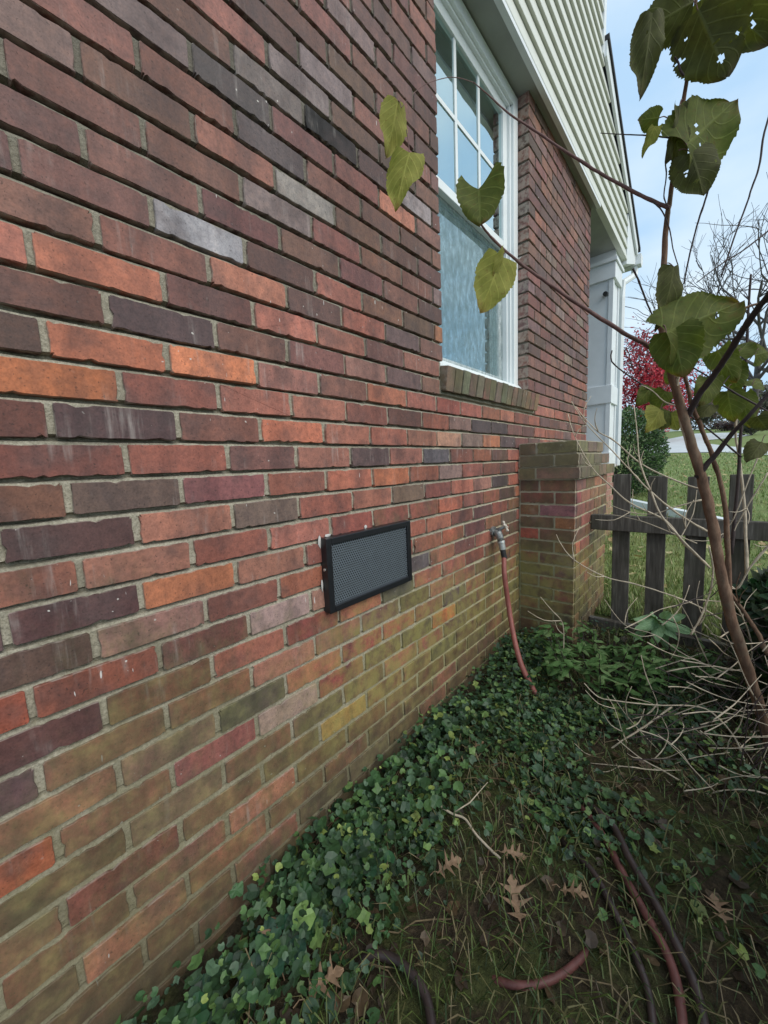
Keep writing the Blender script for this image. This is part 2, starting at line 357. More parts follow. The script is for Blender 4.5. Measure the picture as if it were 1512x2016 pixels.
# bricks one can single out in the photograph: pixel at the brick's middle -> its own fired colour
SPOT = [((110, 905), (125, 66, 58)), ((350, 905), (150, 78, 64)), ((520, 903), (124, 78, 74)), ((640, 900), (152, 92, 78)), ((730, 899), (98, 76, 80)), ((803, 898), (165, 96, 82)), ((860, 898), (92, 92, 104)),
 ((40, 822), (104, 60, 54)), ((225, 833), (84, 62, 68)), ((430, 845), (126, 76, 66)), ((576, 850), (192, 98, 68)), ((685, 856), (170, 96, 76)), ((768, 858), (168, 90, 72)), ((887, 866), (184, 132, 104)), ((930, 868), (126, 106, 98)), ((1001, 872), (92, 78, 82)),
 ((100, 740), (178, 92, 48)), ((335, 772), (138, 74, 64)), ((510, 792), (166, 92, 76)), ((635, 806), (164, 96, 78)), ((909, 836), (130, 100, 94)), ((950, 842), (82, 74, 80)), ((984, 846), (80, 72, 76)),
 ((25, 645), (84, 64, 60)), ((205, 680), (184, 96, 64)), ((420, 716), (216, 114, 66)), ((572, 738), (158, 96, 86)), ((680, 762), (130, 84, 74)), ((830, 789), (172, 94, 80)),
 ((100, 565), (112, 72, 64)), ((315, 632), (84, 68, 74)), ((495, 672), (126, 84, 74)), ((625, 703), (126, 78, 76)), ((795, 747), (114, 88, 90)),
 ((400, 590), (112, 72, 70)), ((560, 635), (178, 98, 82)), ((672, 670), (162, 96, 80)), ((760, 692), (124, 82, 78)),
 ((470, 545), (186, 110, 84)), ((610, 600), (100, 74, 72)), ((715, 640), (172, 94, 78)), ((790, 665), (108, 88, 92)),
 ((392, 455), (150, 160, 174)), ((550, 525), (96, 70, 68)), ((660, 570), (166, 94, 80)), ((600, 390), (138, 140, 138)), ((545, 415), (124, 112, 114)), ((450, 165), (80, 78, 82)), ((520, 290), (90, 84, 90)),
 ((665, 278), (22, 22, 24)), ((530, 150), (112, 108, 108)), ((620, 175), (120, 112, 116)), ((690, 200), (122, 112, 118)), ((590, 100), (140, 104, 84)), ((785, 420), (190, 112, 86)), ((840, 420), (142, 140, 148)), ((868, 515), (170, 176, 190)),
 ((70, 990), (118, 76, 60)), ((260, 975), (98, 80, 74)), ((455, 963), (134, 74, 80)), ((590, 952), (150, 82, 66)), ((690, 945), (186, 96, 72)), ((772, 940), (190, 100, 62)), ((886, 930), (142, 114, 110)), ((930, 925), (170, 90, 76)),
 ((150, 1065), (88, 60, 62)), ((365, 1035), (172, 102, 80)), ((525, 1012), (108, 92, 84)), ((640, 995), (152, 78, 64)), ((733, 983), (166, 96, 76)), ((910, 958), (176, 94, 74)), ((985, 950), (80, 72, 78)), ((950, 952), (166, 110, 96)),
 ((70, 1155), (146, 84, 66)), ((260, 1117), (152, 94, 76)), ((450, 1085), (146, 76, 62)), ((585, 1055), (170, 94, 80)), ((885, 990), (186, 92, 66)), ((930, 983), (146, 86, 76)),
 ((150, 1210), (88, 56, 60)), ((378, 1155), (178, 96, 56)), ((535, 1112), (148, 92, 74)), ((900, 1060), (190, 88, 62)), ((790, 1110), (92, 90, 98)),
 ((90, 1290), (90, 68, 60)), ((310, 1235), (146, 100, 94)), ((490, 1180), (134, 74, 62)), ((590, 1140), (160, 84, 58)), ((720, 1205), (168, 92, 66)),
 ((20, 1410), (158, 66, 42)), ((200, 1335), (134, 66, 48)), ((405, 1265), (116, 62, 58)), ((555, 1205), (158, 132, 132)),
 ((90, 1455), (92, 56, 56)), ((300, 1370), (140, 60, 48)), ((475, 1295), (164, 86, 68)), ((605, 1240), (132, 58, 54)), ((890, 1195), (212, 104, 42)), ((885, 1170), (92, 74, 84)), ((822, 1110), (88, 88, 98)),
 ((705, 1272), (158, 70, 62)), ((665, 1340), (150, 66, 58)), ((665, 1420), (176, 136, 52)), ((30, 1700), (172, 78, 42)), ((190, 1760), (120, 62, 52)), ((545, 1400), (150, 128, 116)), ((800, 1140), (90, 88, 96))]
WY0, WY1, WZ1 = 1.38, 2.335, 2.045           # window opening
SILL_T, SILL_B = 0.405, 0.305
WALL_Y0, WALL_Y1 = -0.9, 3.72
house = empty('brick_house', 'red brick house with white window, cream lap siding and porch column', 'house')
def mortar_slab(o, mat, parent, name):
    return o.build(name, mat, parent)
mw = MB()
# mortar bed behind the bricks, cut round the window
def grid_panel(mb, y0, y1, z0, z1):
    """pointing worn back under each course: the bed joint falls from flush at its foot to a deep groove under the brick above"""
    zs = [(z0, -.006)]
    for j in range(int(z0 / BH) - 1, int(z1 / BH) + 2):
        zj = j * BH; low = min(1, max(0, (-.05 - zj) / .75)); d_ = .021 * (1 - low) + .0065 * low; fl = .0065 * (1 - low) + .0045 * low
        zs += [(zj - .0062, -fl), (zj - .0012, -fl * 1.25), (zj + .0022, -d_), (zj + .0075, -d_), (zj + .012, -fl)]
    zs = [q for q in zs if z0 <= q[0] <= z1] + [(z1, -.008)]
    ny = max(2, int((y1 - y0) / 0.016)); nz = len(zs) - 1; o = len(mb.v)
    for z, X in zs:
        for i in range(ny + 1):
            y = y0 + (y1 - y0) * i / ny; q = noise.noise((0, y * 21, z * 40)); q2 = noise.noise((3, y * 60, z * 90))
            mb.v.append((X * (1 + .35 * q) + .0012 * q2, y, z + .0016 * noise.noise((5, y * 30, z * 5))))
    mb.f += [(o + j * (ny + 1) + i, o + j * (ny + 1) + i + 1, o + (j + 1) * (ny + 1) + i + 1, o + (j + 1) * (ny + 1) + i) for j in range(nz) for i in range(ny)]
grid_panel(mw, WALL_Y0, WY0 - .012, -1.35, 2.06); grid_panel(mw, WY0 - .012, WY1 + .012, -1.35, SILL_B + .02); grid_panel(mw, WY1 + .012, WALL_Y1 - .006, -1.35, 2.06)
mw.box(-0.2, -0.012, WALL_Y1 - .1, WALL_Y1 - .006, -1.35, 2.06)
mw.box(-0.13, -0.012, WY0 - .06, WY0 - .010, SILL_B, 2.06); mw.box(-0.13, -0.012, WY1 + .010, WY1 + .06, SILL_B, 2.06)
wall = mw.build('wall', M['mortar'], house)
bricks = []
for row in range(-17, 29):
    z = (row + .5) * BH
    off = 0.0 if row % 2 == 0 else 0.5
    if row <= -5: off += 0.08
    k = math.floor(WALL_Y0 / BL) - 1
    rr = random.Random(row * 31 + 5)
    cuts = []
    y = (k + off) * BL
    while y < WALL_Y1 + .3:
        cuts.append(y + rr.uniform(-.006, .006)); y += BL
    spans = []
    segs = [(WALL_Y0, WALL_Y1)]
    zt, zb = z + BH / 2, z - BH / 2
    if zb > SILL_T - .03: segs = [(WALL_Y0, WY0), (WY1, WALL_Y1)]
    elif zt > SILL_B + .02: segs = [(WALL_Y0, 1.355), (2.445, WALL_Y1)]
    for (a, b) in segs:
        cs = [a] + [c for c in cuts if a + .055 < c < b - .055] + [b]
        for i in range(len(cs) - 1): spans.append((cs[i], cs[i + 1], row, (abs(cs[i] - WY1) < .01 or abs(cs[i + 1] - WY0) < .01 or abs(cs[i + 1] - WALL_Y1) < .01) and zb > SILL_T - .03 or abs(cs[i + 1] - WALL_Y1) < .01))
    for (a, b, r0, jamb) in spans: bricks.append(dict(a=a, b=b, row=r0, z=z, jamb=jamb))
spot = {}
for (px, py), c in SPOT:
    p = onx(px, py); best = None
    for i, b in enumerate(bricks):
        if abs(p.z - b['z']) < BH / 2 and b['a'] <= p.y <= b['b']: best = i
    if best is not None and best not in spot: spot[best] = c
def proj(p):
    d = Vector(p) - CAM; z = d.dot(CF)
    return (W_PX / 2 + F_PX * d.dot(CR) / z, H_PX / 2 - F_PX * d.dot(CU) / z, z)
def scr(b):
    pts = []
    for y in (b['a'], b['b']):
        for z in (b['z'] - .03, b['z'] + .03):
            q = proj((0, y, z))
            if q[2] < .05: return 0
            pts.append(q)
    cx = sum(q[0] for q in pts) / 4; cy = sum(q[1] for q in pts) / 4
    if not (-60 < cx < W_PX + 10 and -40 < cy < H_PX + 40): return 0
    if b['z'] < -1.12: return 0
    return (max(q[0] for q in pts) - min(q[0] for q in pts)) * (pts[1][1] - pts[0][1]) * -1
for b in bricks: b['s'] = abs(scr(b))
order = sorted(range(len(bricks)), key=lambda i: -bricks[i]['s']); big = set(order[:300])
joined = MB(); joined.rim = []
for i, b in enumerate(bricks):
    r_ = random.Random(i * 7 + 3)
    c = spot.get(i) or pick(b['z'], r_)
    c = s2l(dull(c)); alpha = r_.random() * (0.85 if i in spot else 1) + (0.15 if i in spot else 0)
    if i in spot and b['z'] < -.55: alpha = .92
    L = b['b'] - b['a'] - (0.0105 if not b['jamb'] else 0.006); yc = (b['a'] + b['b']) / 2
    if b['jamb']: yc += 0.0025 if abs(b['b'] - WY0) < .01 or abs(b['b'] - WALL_Y1) < .01 else -0.0025
    sy = L / 0.1925 * r_.uniform(.994, 1.004); sz = r_.uniform(.97, 1.03); x = r_.uniform(-.002, .0022)
    tilt = (r_.uniform(-.008, .008), r_.uniform(-.02, .02), r_.uniform(-.008, .008))
    vi = r_.randrange(10 if b['jamb'] else NV); flip = r_.random() < .5
    mtx = Matrix.Translation((x, yc, b['z'] + r_.uniform(-.0012, .0012))) @ Matrix.Rotation(tilt[0], 4, 'X') @ Matrix.Rotation(tilt[1], 4, 'Y') @ Matrix.Rotation(tilt[2], 4, 'Z') @ (Matrix.Rotation(math.pi, 4, 'X') if flip else Matrix()) @ Matrix.Diagonal((1, sy, sz, 1))
    if i in big:
        o = bpy.data.objects.new('brick', (VMD if b['jamb'] else VM)[vi]); COL.objects.link(o); o.parent = wall
        o.matrix_world = mtx; o.color = (*c, alpha)
    else:
        v, f = (VARD if b['jamb'] else VAR)[vi]
        joined.add([mtx @ Vector(q) for q in v], f, (*c, alpha)); joined.rim += rims(len(v))
tag(joined.build('brickwork', M['brick_far'], wall), kind='stuff')

# rowlock sill: brick on edge
sill = empty('window_sill'); sill.parent = house
ns = 16; sw = (2.445 - 1.36) / ns
for i in range(ns):
    r_ = random.Random(900 + i)
    v, f = brick_variant(300 + i, 0.9, depth=0.13, L=sw - .008, Hh=SILL_T - SILL_B)
    b_ = MB().add(v, f); b_.rim = rims(len(v)); o = b_.build('sill_brick', M['brick_cap'], sill)
    o.location = (0.026 + r_.uniform(-.002, .002), 1.36 + (i + .5) * sw, (SILL_T + SILL_B) / 2 + r_.uniform(-.002, .002)); o.rotation_euler = (r_.uniform(-.015, .015), R(9), 0)
    o.color = (*s2l(tuple(v_ * r_.uniform(.85, 1.1) for v_ in (132, 108, 92))), r_.random())
MB().box(-0.12, 0.012, 1.365, 2.44, SILL_B + .006, SILL_T - .014).build('sill_bed', M['mortar'], sill)

# ------------------------------------------------------------------ window
win = empty('window'); win.parent = house
fr = MB()
Z0 = 0.412
fr.box(-.19, -.062, WY0 + .002, WY0 + .062, Z0, WZ1 - .004); fr.box(-.19, -.062, WY1 - .062, WY1 - .002, Z0, WZ1 - .004)
fr.box(-.19, -.062, WY0 + .062, WY1 - .062, WZ1 - .066, WZ1 - .004)
fr.prism([(-.19, Z0), (-.028, Z0 - .012), (-.028, Z0 + .014), (-.062, Z0 + .05), (-.19, Z0 + .062)], 'y', WY0 + .003, WY1 - .003)
# stepped stops in the jambs
for x0, x1, w in ((-.155, -.078, .078), (-.155, -.095, .090)):
    fr.box(x0, x1, WY0 + .06, WY0 + w, Z0 + .05, WZ1 - .064); fr.box(x0, x1, WY1 - w, WY1 - .06, Z0 + .05, WZ1 - .064); fr.box(x0, x1, WY0 + .06, WY1 - .06, WZ1 - w, WZ1 - .064)
fr.build('frame', M['white'], win, bevel=0.002)
def sash(nm, X, z0, z1, st=.042, munt=False):
    e = MB(); a, b = WY0 + .088, WY1 - .088
    e.box(X - .016, X + .014, a, a + st, z0, z1); e.box(X - .016, X + .014, b - st, b, z0, z1)
    e.box(X - .016, X + .013, a + st, b - st, z0, z0 + st); e.box(X - .016, X + .013, a + st, b - st, z1 - st, z1)
    o = e.build(nm, M['white'], win, bevel=0.002)
    MB().box(X - .004, X + .001, a + st - .003, b - st + .003, z0 + st - .003, z1 - st + .003).build('pane', M['glass'], win)
    if munt:
        for y in (1.705, 1.935):
            MB().box(X + .0015, X + .006, y - .010, y + .010, z0 + st, z1 - st).build('muntin', M['white'], win)
        zc = (z0 + z1) / 2; MB().box(X + .0015, X + .0055, a + st, b - st, zc - .010, zc + .010).build('muntin', M['white'], win)
    return o
def glass():
    m = Mat('window_glass'); N_ = m.N; N_.remove(m.b)
    g = m.n('BsdfGlossy'); g.inputs['Roughness'].default_value = 0.005; g.inputs['Color'].default_value = (0.80, 0.95, 0.96, 1); m.l(m.bump(m.noise(2.2, 2, .4), .25, .02), g.inputs['Normal'])
    t = m.n('BsdfTransparent'); t.inputs['Color'].default_value = (0.75, 0.85, 0.83, 1)
    fz = m.n('Fresnel'); fz.inputs['IOR'].default_value = 2.3
    mx_ = m.n('MixShader'); f = m.math('MINIMUM', m.math('ADD', m.math('MULTIPLY', fz.outputs[0], 1.1), 0.42), 0.95)
    m.l(f, mx_.inputs[0]); m.l(t.outputs[0], mx_.inputs[1]); m.l(g.outputs[0], mx_.inputs[2]); m.l(mx_.outputs[0], m.out.inputs[0]); return m.m
M['glass'] = glass()
sash('upper_sash', -.108, 1.215, WZ1 - .085, munt=True)
sash('lower_sash', -.142, Z0 + .055, 1.262)
# insect screen over the lower light
def screen_mat():
    m = Mat('insect_screen'); N_ = m.N; N_.remove(m.b)
    d = m.n('BsdfDiffuse'); d.inputs['Color'].default_value = (0.17, 0.25, 0.26, 1); t = m.n('BsdfTransparent'); mx_ = m.n('MixShader')
    f = m.math('ADD', m.math('MULTIPLY', m.mask(m.noise(26, 5, 0.75, stretch=(1, 1.5, .7)), .3, .7), 0.34), 0.04)
    m.l(f, mx_.inputs[0]); m.l(t.outputs[0], mx_.inputs[1]); m.l(d.outputs[0], mx_.inputs[2]); m.l(mx_.outputs[0], m.out.inputs[0]); return m.m
MB().box(-.1235, -.1215, WY0 + .09, WY1 - .09, Z0 + .06, 1.214).build('insect_screen', screen_mat(), win)
cu = MB(); n_ = 90
for i in range(n_ + 1):
    y = WY0 + (WY1 - WY0) * i / n_; x = -.27 + .018 * math.sin(i * .75) + .008 * math.sin(i * 1.9)
    cu.v += [(x, y, Z0), (x, y, WZ1)]
cu.f = [(2 * i, 2 * i + 2, 2 * i + 3, 2 * i + 1) for i in range(n_)]
cu.build('curtain', M['curtain'], win, smooth=True)
rm = MB(); rm.box(-1.6, -.2, .4, 3.3, .0, 2.4); rm.f = [f for k, f in enumerate(rm.f) if k != 1]
rm.build('room_interior', M['dark'], win)

# ------------------------------------------------------------------ siding, soffit, porch
SX = 0.055; SZ0 = 2.045; EXP = 0.112
MB().box(-.35, SX - .002, WALL_Y0, 3.74, SZ0 + .004, SZ0 + .02).build('soffit', M['soffit'], house)
def rake_z(y): return 3.18 + (3.71 - y) * 0.481
sid = empty('siding'); sid.parent = house
for i in range(28):
    z0 = SZ0 + .012 + i * EXP; z1 = z0 + EXP
    ye = 4.92
    if z1 > rake_z(4.92): ye = max(3.71, 3.71 + (3.18 - z1) / 0.481 + .02)
    if z0 > 3.18: ye = 3.68
    pr = [(SX - .03, z0), (SX + .017, z0), (SX + .018, z0 + .006), (SX + .0005, z1 - .002), (SX - .03, z1 - .002)]
    o = MB().prism(pr, 'y', WALL_Y0, ye).build('siding_board', M['siding'], sid)
MB().box(SX - .03, SX + .018, 3.68, 3.75, 3.12, 5.2).build('corner_post', M['trim'], house)
MB().prism([(WALL_Y0, SZ0 - .012), (3.72, SZ0 - .012), (3.72, SZ0 + .012), (WALL_Y0, SZ0 + .012)], 'x', SX - .012, SX + .016).build('starter_trim', M['trim'], house)
# porch roof: shingles over a rake board
def slope_box(y0, y1, t0, t1, x0, x1): return [(y0, rake_z(y0) + t0), (y1, rake_z(y1) + t0), (y1, rake_z(y1) + t1), (y0, rake_z(y0) + t1)]
roof = MB().prism(slope_box(3.71, 5.52, .035, .075, 0, 0), 'x', -3.2, SX + .05).build('porch_roof', M['shingle'], house)
MB().prism(slope_box(3.71, 5.44, -.07, .034, 0, 0), 'x', SX + .016, SX + .036).build('rake_board', M['trim'], house)
MB().box(-3.2, SX - .031, 3.74, 4.93, SZ0 + .03, SZ0 + .05).build('porch_ceiling', M['soffit'], house)
MB().box(-3.2, SX - .032, 4.62, 4.92, 1.93, SZ0 + .029).build('porch_beam', M['trim'], house)
MB().prism([(4.93, SZ0 - .02), (5.46, SZ0 + .16), (5.46, rake_z(5.46) + .03), (4.93, rake_z(4.93) - .08)], 'x', -3.2, SX + .012).build('eave_return', M['trim'], house)
gp = [(5.465, 2.20), (5.54, 2.18), (5.60, 2.24), (5.60, 2.31), (5.585, 2.31), (5.585, 2.25), (5.535, 2.195), (5.48, 2.21), (5.48, 2.31), (5.465, 2.31)]
gutter = MB().prism(gp, 'x', -3.2, SX + .06).build('gutter', M['trim'], house)
MB().prism([(y, z) for y, z in ((5.465, 2.20), (5.54, 2.18), (5.60, 2.24), (5.60, 2.31), (5.465, 2.31))], 'x', SX + .06, SX + .064).build('end_cap', M['trim'], gutter)
MB().tube([(SX, 5.52, 2.19), (SX, 5.5, 2.1), (SX - .03, 4.98, 1.86), (SX - .03, 4.96, 1.70), (SX - .03, 4.96, -.1)], .035, 8).build('downspout', M['trim'], gutter)
colm = empty('porch_column'); colm.parent = house
cx0, cx1, cy0, cy1 = -.235, .022, 4.50, 4.78
MB().box(cx0, cx1, cy0, cy1, -.11, 1.93).build('shaft', M['trim'], colm)
e = MB()
for a, b in ((cx0 - .012, cx0 + .02), (cx1 - .03, cx1 + .012)): e.box(a, b, cy0 - .012, cy0 - .001, -.11, 1.76)
e.box(cx1 + .001, cx1 + .012, cy0 - .001, cy0 + .03, -.11, 1.76); e.box(cx1 + .001, cx1 + .012, cy1 - .03, cy1 + .012, -.11, 1.76)
e.build('corner_board', M['trim'], colm, bevel=.002)
MB().box(cx0 - .03, cx1 + .03, cy0 - .03, cy1 + .03, 1.75, 1.9).box(cx0 - .05, cx1 + .045, cy0 - .05, cy1 + .045, 1.9, 1.935).build('capital', M['trim'], colm, bevel=.004)
MB().box(cx0 - .022, cx1 + .022, cy0 - .022, cy1 + .022, .55, .73).build('band', M['trim'], colm, bevel=.004)
MB().box(cx0 - .02, cx1 + .02, cy0 - .02, cy1 + .02, -.11, .05).build('plinth', M['trim'], colm, bevel=.004)
MB().tube([(-.03, cy0 - .014, 1.62), (-.03, cy0 - .05, 1.615)], .022, 10).build('doorbell_light', M['rubber'], colm)
# porch base of brick, its few courses in sight
pb = MB().box(-3.2, -.012, 3.74, 4.95, -1.2, -.112).build('porch_base', M['mortar'], house)
for r0 in range(-16, -1):
    for j in range(6):
        r_ = random.Random(r0 * 50 + j); y = 3.76 + (j + (0 if r0 % 2 else .5)) * BL
        if y + .1 > 4.95: continue
        o = bpy.data.objects.new('brick', VM[r_.randrange(NV)]); COL.objects.link(o); o.parent = pb; o.location = (0.0, y + .1, (r0 + .45) * BH); o.color = (*s2l((170, 125, 112)), 1.0)
MB().box(-3.2, .03, 3.74, 5.0, -.111, -.085).build('porch_floor', simple('porch_slab', (.42, .36, .33), .8, .1, 20), house)

# ------------------------------------------------------------------ brick pier
pier = empty('brick_pier', 'low mossy brick pier with stepped cap against the house wall', 'pier')
PX, PY0, PY1 = 0.316, 2.19, 2.955
core = MB().box(0.0, PX - .007, PY0 + .007, PY1 - .007, -1.25, -.1).box(0, PX, PY0 + .007, 2.77, -.11, .098).build('mortar_core', M['mortar'], pier)
VMC = meshes(VAR[:12], M['brick_cap'])
def lay(face, row_z, a, b, off, plane, mset, tone, ends=True):
    """lay one course along x (front face, looking -Y) or y (side face, looking +X)"""
    cuts = [a]; t = a + off
    while t < b - .05:
        if t > a + .05: cuts.append(t)
        t += BL
    cuts.append(b)
    for i in range(len(cuts) - 1):
        r_ = random.Random(int(row_z * 1e4) + i * 17 + (0 if face == 'x' else 7)); L = cuts[i + 1] - cuts[i] - .010
        o = bpy.data.objects.new('brick', mset[r_.randrange(len(mset))]); COL.objects.link(o); o.parent = pier
        mid = (cuts[i] + cuts[i + 1]) / 2
        if face == 'x': o.location = (mid, plane, row_z); o.rotation_euler = (r_.uniform(-.01, .01), 0, -math.pi / 2)
        else: o.location = (plane, mid, row_z); o.rotation_euler = (r_.uniform(-.01, .01), r_.uniform(-.01, .01), 0)
        o.scale = (1, L / .1925, r_.uniform(.97, 1.04))
        c = tone or tuple(v * 1.08 for v in pick(-.2, r_))
        o.color = (*s2l(dull(tuple(v * r_.uniform(.85, 1.12) for v in c))), r_.choice([.05, .25, .5, .9]))
for i in range(16):
    z = -.113 - .0355 - i * BH
    lay('x', z, .004, PX, .2 if i % 2 else .115, PY0, VM, None); lay('y', z, PY0 + .012, PY1, .1 if i % 2 else .2, PX, VM, None)
for j, (ex, yf) in enumerate(((.026, 3.06), (.018, 2.91), (.008, 2.775))):
    z = -.113 + .0355 + j * BH; tone = (128, 116, 88)
    lay('x', z, .004, PX + ex, .2 if j % 2 else .1, PY0 - ex * .7, VMC, tone); lay('y', z, PY0 + .012 - ex * .7, yf, .1 if j % 2 else .2, PX + ex, VMC, tone)
    MB().box(.0, PX + ex - .008, PY0 - ex * .7 + .008, yf - .008, z - .034, z + .029).build('course_bed', M['mortar'], pier)

# ------------------------------------------------------------------ vent cover
vent = empty('vent_cover', 'black framed perforated metal vent cover screwed to the brick wall', 'vent')
vy0, vy1, vz0, vz1, vd = .672, 1.082, -.437, -.205, .028
v_ = MB(); bw = .021
for (a, b, c, d) in ((vy0, vy0 + bw, vz0, vz1), (vy1 - bw, vy1, vz0, vz1), (vy0 + bw, vy1 - bw, vz0, vz0 + bw), (vy0 + bw, vy1 - bw, vz1 - bw, vz1)):
    v_.box(-.004, vd, a, b, c, d)
v_.build('frame', M['black_metal'], vent, bevel=.0025)
MB().box(-.004, .004, vy0 + .01, vy1 - .01, vz0 + .01, vz1 - .01).build('backing', M['dark'], vent)
pm = MB(); p_ = .0088; hx = vd - .007; ro, ri = p_ / math.sqrt(3), p_ * .35
ny, nz = int((vy1 - vy0 - 2 * bw + .012) / p_), int((vz1 - vz0 - 2 * bw + .014) / (p_ * .866))
for j in range(nz):
    for i in range(ny):
        cy = vy0 + bw - .004 + (i + .5 * (j % 2)) * p_; cz = vz0 + bw - .004 + j * p_ * .866; o = len(pm.v)
        for k in range(6):
            a = math.pi / 6 + k * math.pi / 3; pm.v.append((hx, cy + ro * math.cos(a), cz + ro * math.sin(a)))
        for k in range(6):
            a = math.pi / 6 + k * math.pi / 3; pm.v.append((hx, cy + ri * math.cos(a), cz + ri * math.sin(a)))
        pm.f += [(o + k, o + (k + 1) % 6, o + 6 + (k + 1) % 6, o + 6 + k) for k in range(6)]
pm.build('perforated_screen', M['screen_metal'], vent)
for y, z in ((vy0 - .0015, -.30), (vy1 + .0015, -.30)):
    MB().tube([(.014, y - .002, z), (.014, y + .002, z)], .0042, 10).build('screw', M['coupling'], vent)
def blob(mb, c, r, seed, flat=.45):
    r_ = random.Random(seed); vs_ = []; n, m2 = 9, 5
    for j in range(m2 + 1):
        th = math.pi * j / m2
        for i in range(n):
            a = 2 * math.pi * i / n; q = r * (1 + .35 * noise.noise((math.cos(a) * 1.3 + seed, math.sin(a) * 1.3, th * 1.4)))
            vs_.append((c[0] + q * flat * math.sin(th) * math.cos(a), c[1] + q * math.sin(th) * math.sin(a), c[2] + q * .8 * math.cos(th)))
    mb.add(vs_, [(j * n + i, j * n + (i + 1) % n, (j + 1) * n + (i + 1) % n, (j + 1) * n + i) for j in range(m2) for i in range(n)])
for k, (y, z, ry, rz) in enumerate(((.668, -.215, .008, .020), (.667, -.35, .005, .020), (.70, -.201, .016, .005), (.866, -.199, .009, .007))):
    cm = MB(); blob(cm, (0, 0, 0), 1, k * 3.3, .25); cm.v = [(.003 + x * .003, y + q * ry * .8, z + w * rz * 1.15) for x, q, w in cm.v]
    cm.build('caulk_smear', M['caulk'], vent, smooth=True)
# ------------------------------------------------------------------ spigot and hoses
hb = onx(969, 1046, 0.0); by, bz = hb.y, hb.z
_d = ray(986, 1072); XS = (CAM + _d * ((by - CAM.y) / _d.y)).x        # how far the spout reaches from the wall
bib = empty('hose_spigot', 'weathered metal outdoor spigot with chalky cross handle on brick wall', 'spigot')
MB().tube([(-.005, by, bz), (.012, by, bz)], .027, 14).tube([(.012, by, bz), (.03, by, bz), (XS - .02, by, bz - .004)], [.014, .016, .017], 12).build('flange', M['brass'], bib, smooth=False)
MB().tube([(.030, by, bz + .004), (XS - .014, by, bz - .010), (XS - .004, by, bz - .030), (XS, by, bz - .048)], [.020, .021, .018, .0165], 14).build('spout', M['brass'], bib, smooth=True)
h0 = Vector((XS - .022, by, bz + .006)); ax = Vector((.72, .25, .42)).normalized()
MB().tube([h0, h0 + ax * .03, h0 + ax * .05], [.013, .009, .007], 10).build('stem', M['brass'], bib, smooth=True)
hc = h0 + ax * .05; u_ = ax.orthogonal().normalized(); w_ = ax.cross(u_); hm = MB()
for k in range(4):
    a = k * math.pi / 2 + .4; d_ = u_ * math.cos(a) + w_ * math.sin(a)
    hm.tube([hc, hc + d_ * .016, hc + d_ * .026, hc + d_ * .031], [.006, .0055, .0085, .005], 8)
hm.tube([hc - ax * .006, hc + ax * .008], .010, 8); hm.build('handle', M['bone'], bib, smooth=True)
def smooth_path(p, n=8):
    p = [Vector(q) for q in p]; out = []
    for i in range(len(p) - 1):
        a, b, c, d = p[max(i - 1, 0)], p[i], p[i + 1], p[min(i + 2, len(p) - 1)]
        for k in range(n):
            t = k / n; out.append(.5 * ((2 * b) + (c - a) * t + (2 * a - 5 * b + 4 * c - d) * t * t + (3 * b - a - 3 * c + d) * t ** 3))
    return out + [p[-1]]
hose = empty('garden_hose', 'faded red garden hose hanging from the wall spigot to the ivy', 'hose')
top = Vector((XS, by, bz - .048))
MB().tube([top, top + Vector((.004, 0, -.012))], .0195, 16).tube([top + Vector((.004, 0, -.012)), top + Vector((.010, 0, -.045))], .0170, 16).build('coupling', M['coupling'], hose, bevel=.001)
MB().tube([top + Vector((.010, 0, -.045)), top + Vector((.020, .0, -.092))], .0145, 14).build('sleeve', M['rubber'], hose)
e_ = ong(1053, 1372)
hp = [top + Vector((.018, 0, -.085))]
for px, py, f in ((993, 1130, .12), (1001, 1190, .22), (1010, 1245, .40), (1025, 1305, .68)):
    X = XS + .012 + (e_.x - XS - .012) * f; hp.append(onx(px, py, X))
hp += [Vector((e_.x, e_.y, gz(e_.x, e_.y) + .02)), Vector((e_.x + .06, e_.y - .03, gz(e_.x, e_.y) - .03))]
MB().tube(smooth_path(hp), .0125, 12).build('hose_line', M['hose_red'], hose, smooth=True)
def ground_hose(pp, r, mat, name, label, lift=None):
    q = []
    for i, (px, py) in enumerate(pp):
        p = ong(px, py, .015); q.append(Vector((p.x, p.y, gz(p.x, p.y) + r + (lift[i] if lift else 0))))
    o = MB().tube(smooth_path(q), r, 10).build(name, M[mat], None, True); tag(o, label, 'hose'); return o
ground_hose([(1120, 1560), (1150, 1600), (1190, 1655), (1228, 1730), (1268, 1800), (1312, 1885), (1335, 1960), (1345, 2060)], .0095, 'hose_grimy', 'garden_hose', 'dirty red hose lying on the ground beside the dark hose', [-.03, .012, .012, .012, .01, .01, .01, .01])
ground_hose([(1135, 1560), (1165, 1600), (1205, 1640), (1240, 1710), (1285, 1790), (1335, 1880), (1372, 1960), (1390, 2060)], .0095, 'hose_dark', 'garden_hose', 'blackish grimy hose running over the ground with the dirty red hose', [-.02, .022, .03, .03, .028, .02, .01, .01])
ground_hose([(1095, 1620), (1115, 1660), (1165, 1715), (1205, 1790), (1250, 1880), (1278, 1960), (1290, 2060)], .008, 'hose_dark', 'garden_hose', 'thin dark hose half sunk in the ivy next to the other hoses', [-.03, -.002, .006, .006, .006, 0, 0])
ground_hose([(940, 1890), (968, 1915), (1005, 1936), (1050, 1943), (1098, 1925), (1138, 1888), (1165, 1845), (1180, 1810)], .0078, 'hose_grimy', 'garden_hose', 'short dirty red loop of hose surfacing from the soil', [-.06, -.018, .002, .006, .004, -.006, -.022, -.06])
ground_hose([(690, 1905), (725, 1885), (770, 1893), (808, 1925), (840, 1975), (855, 2060)], .010, 'hose_dark', 'garden_hose', 'dark hose curling through the ivy near the foot of the wall', [-.03, .006, .014, .014, .012, .01])

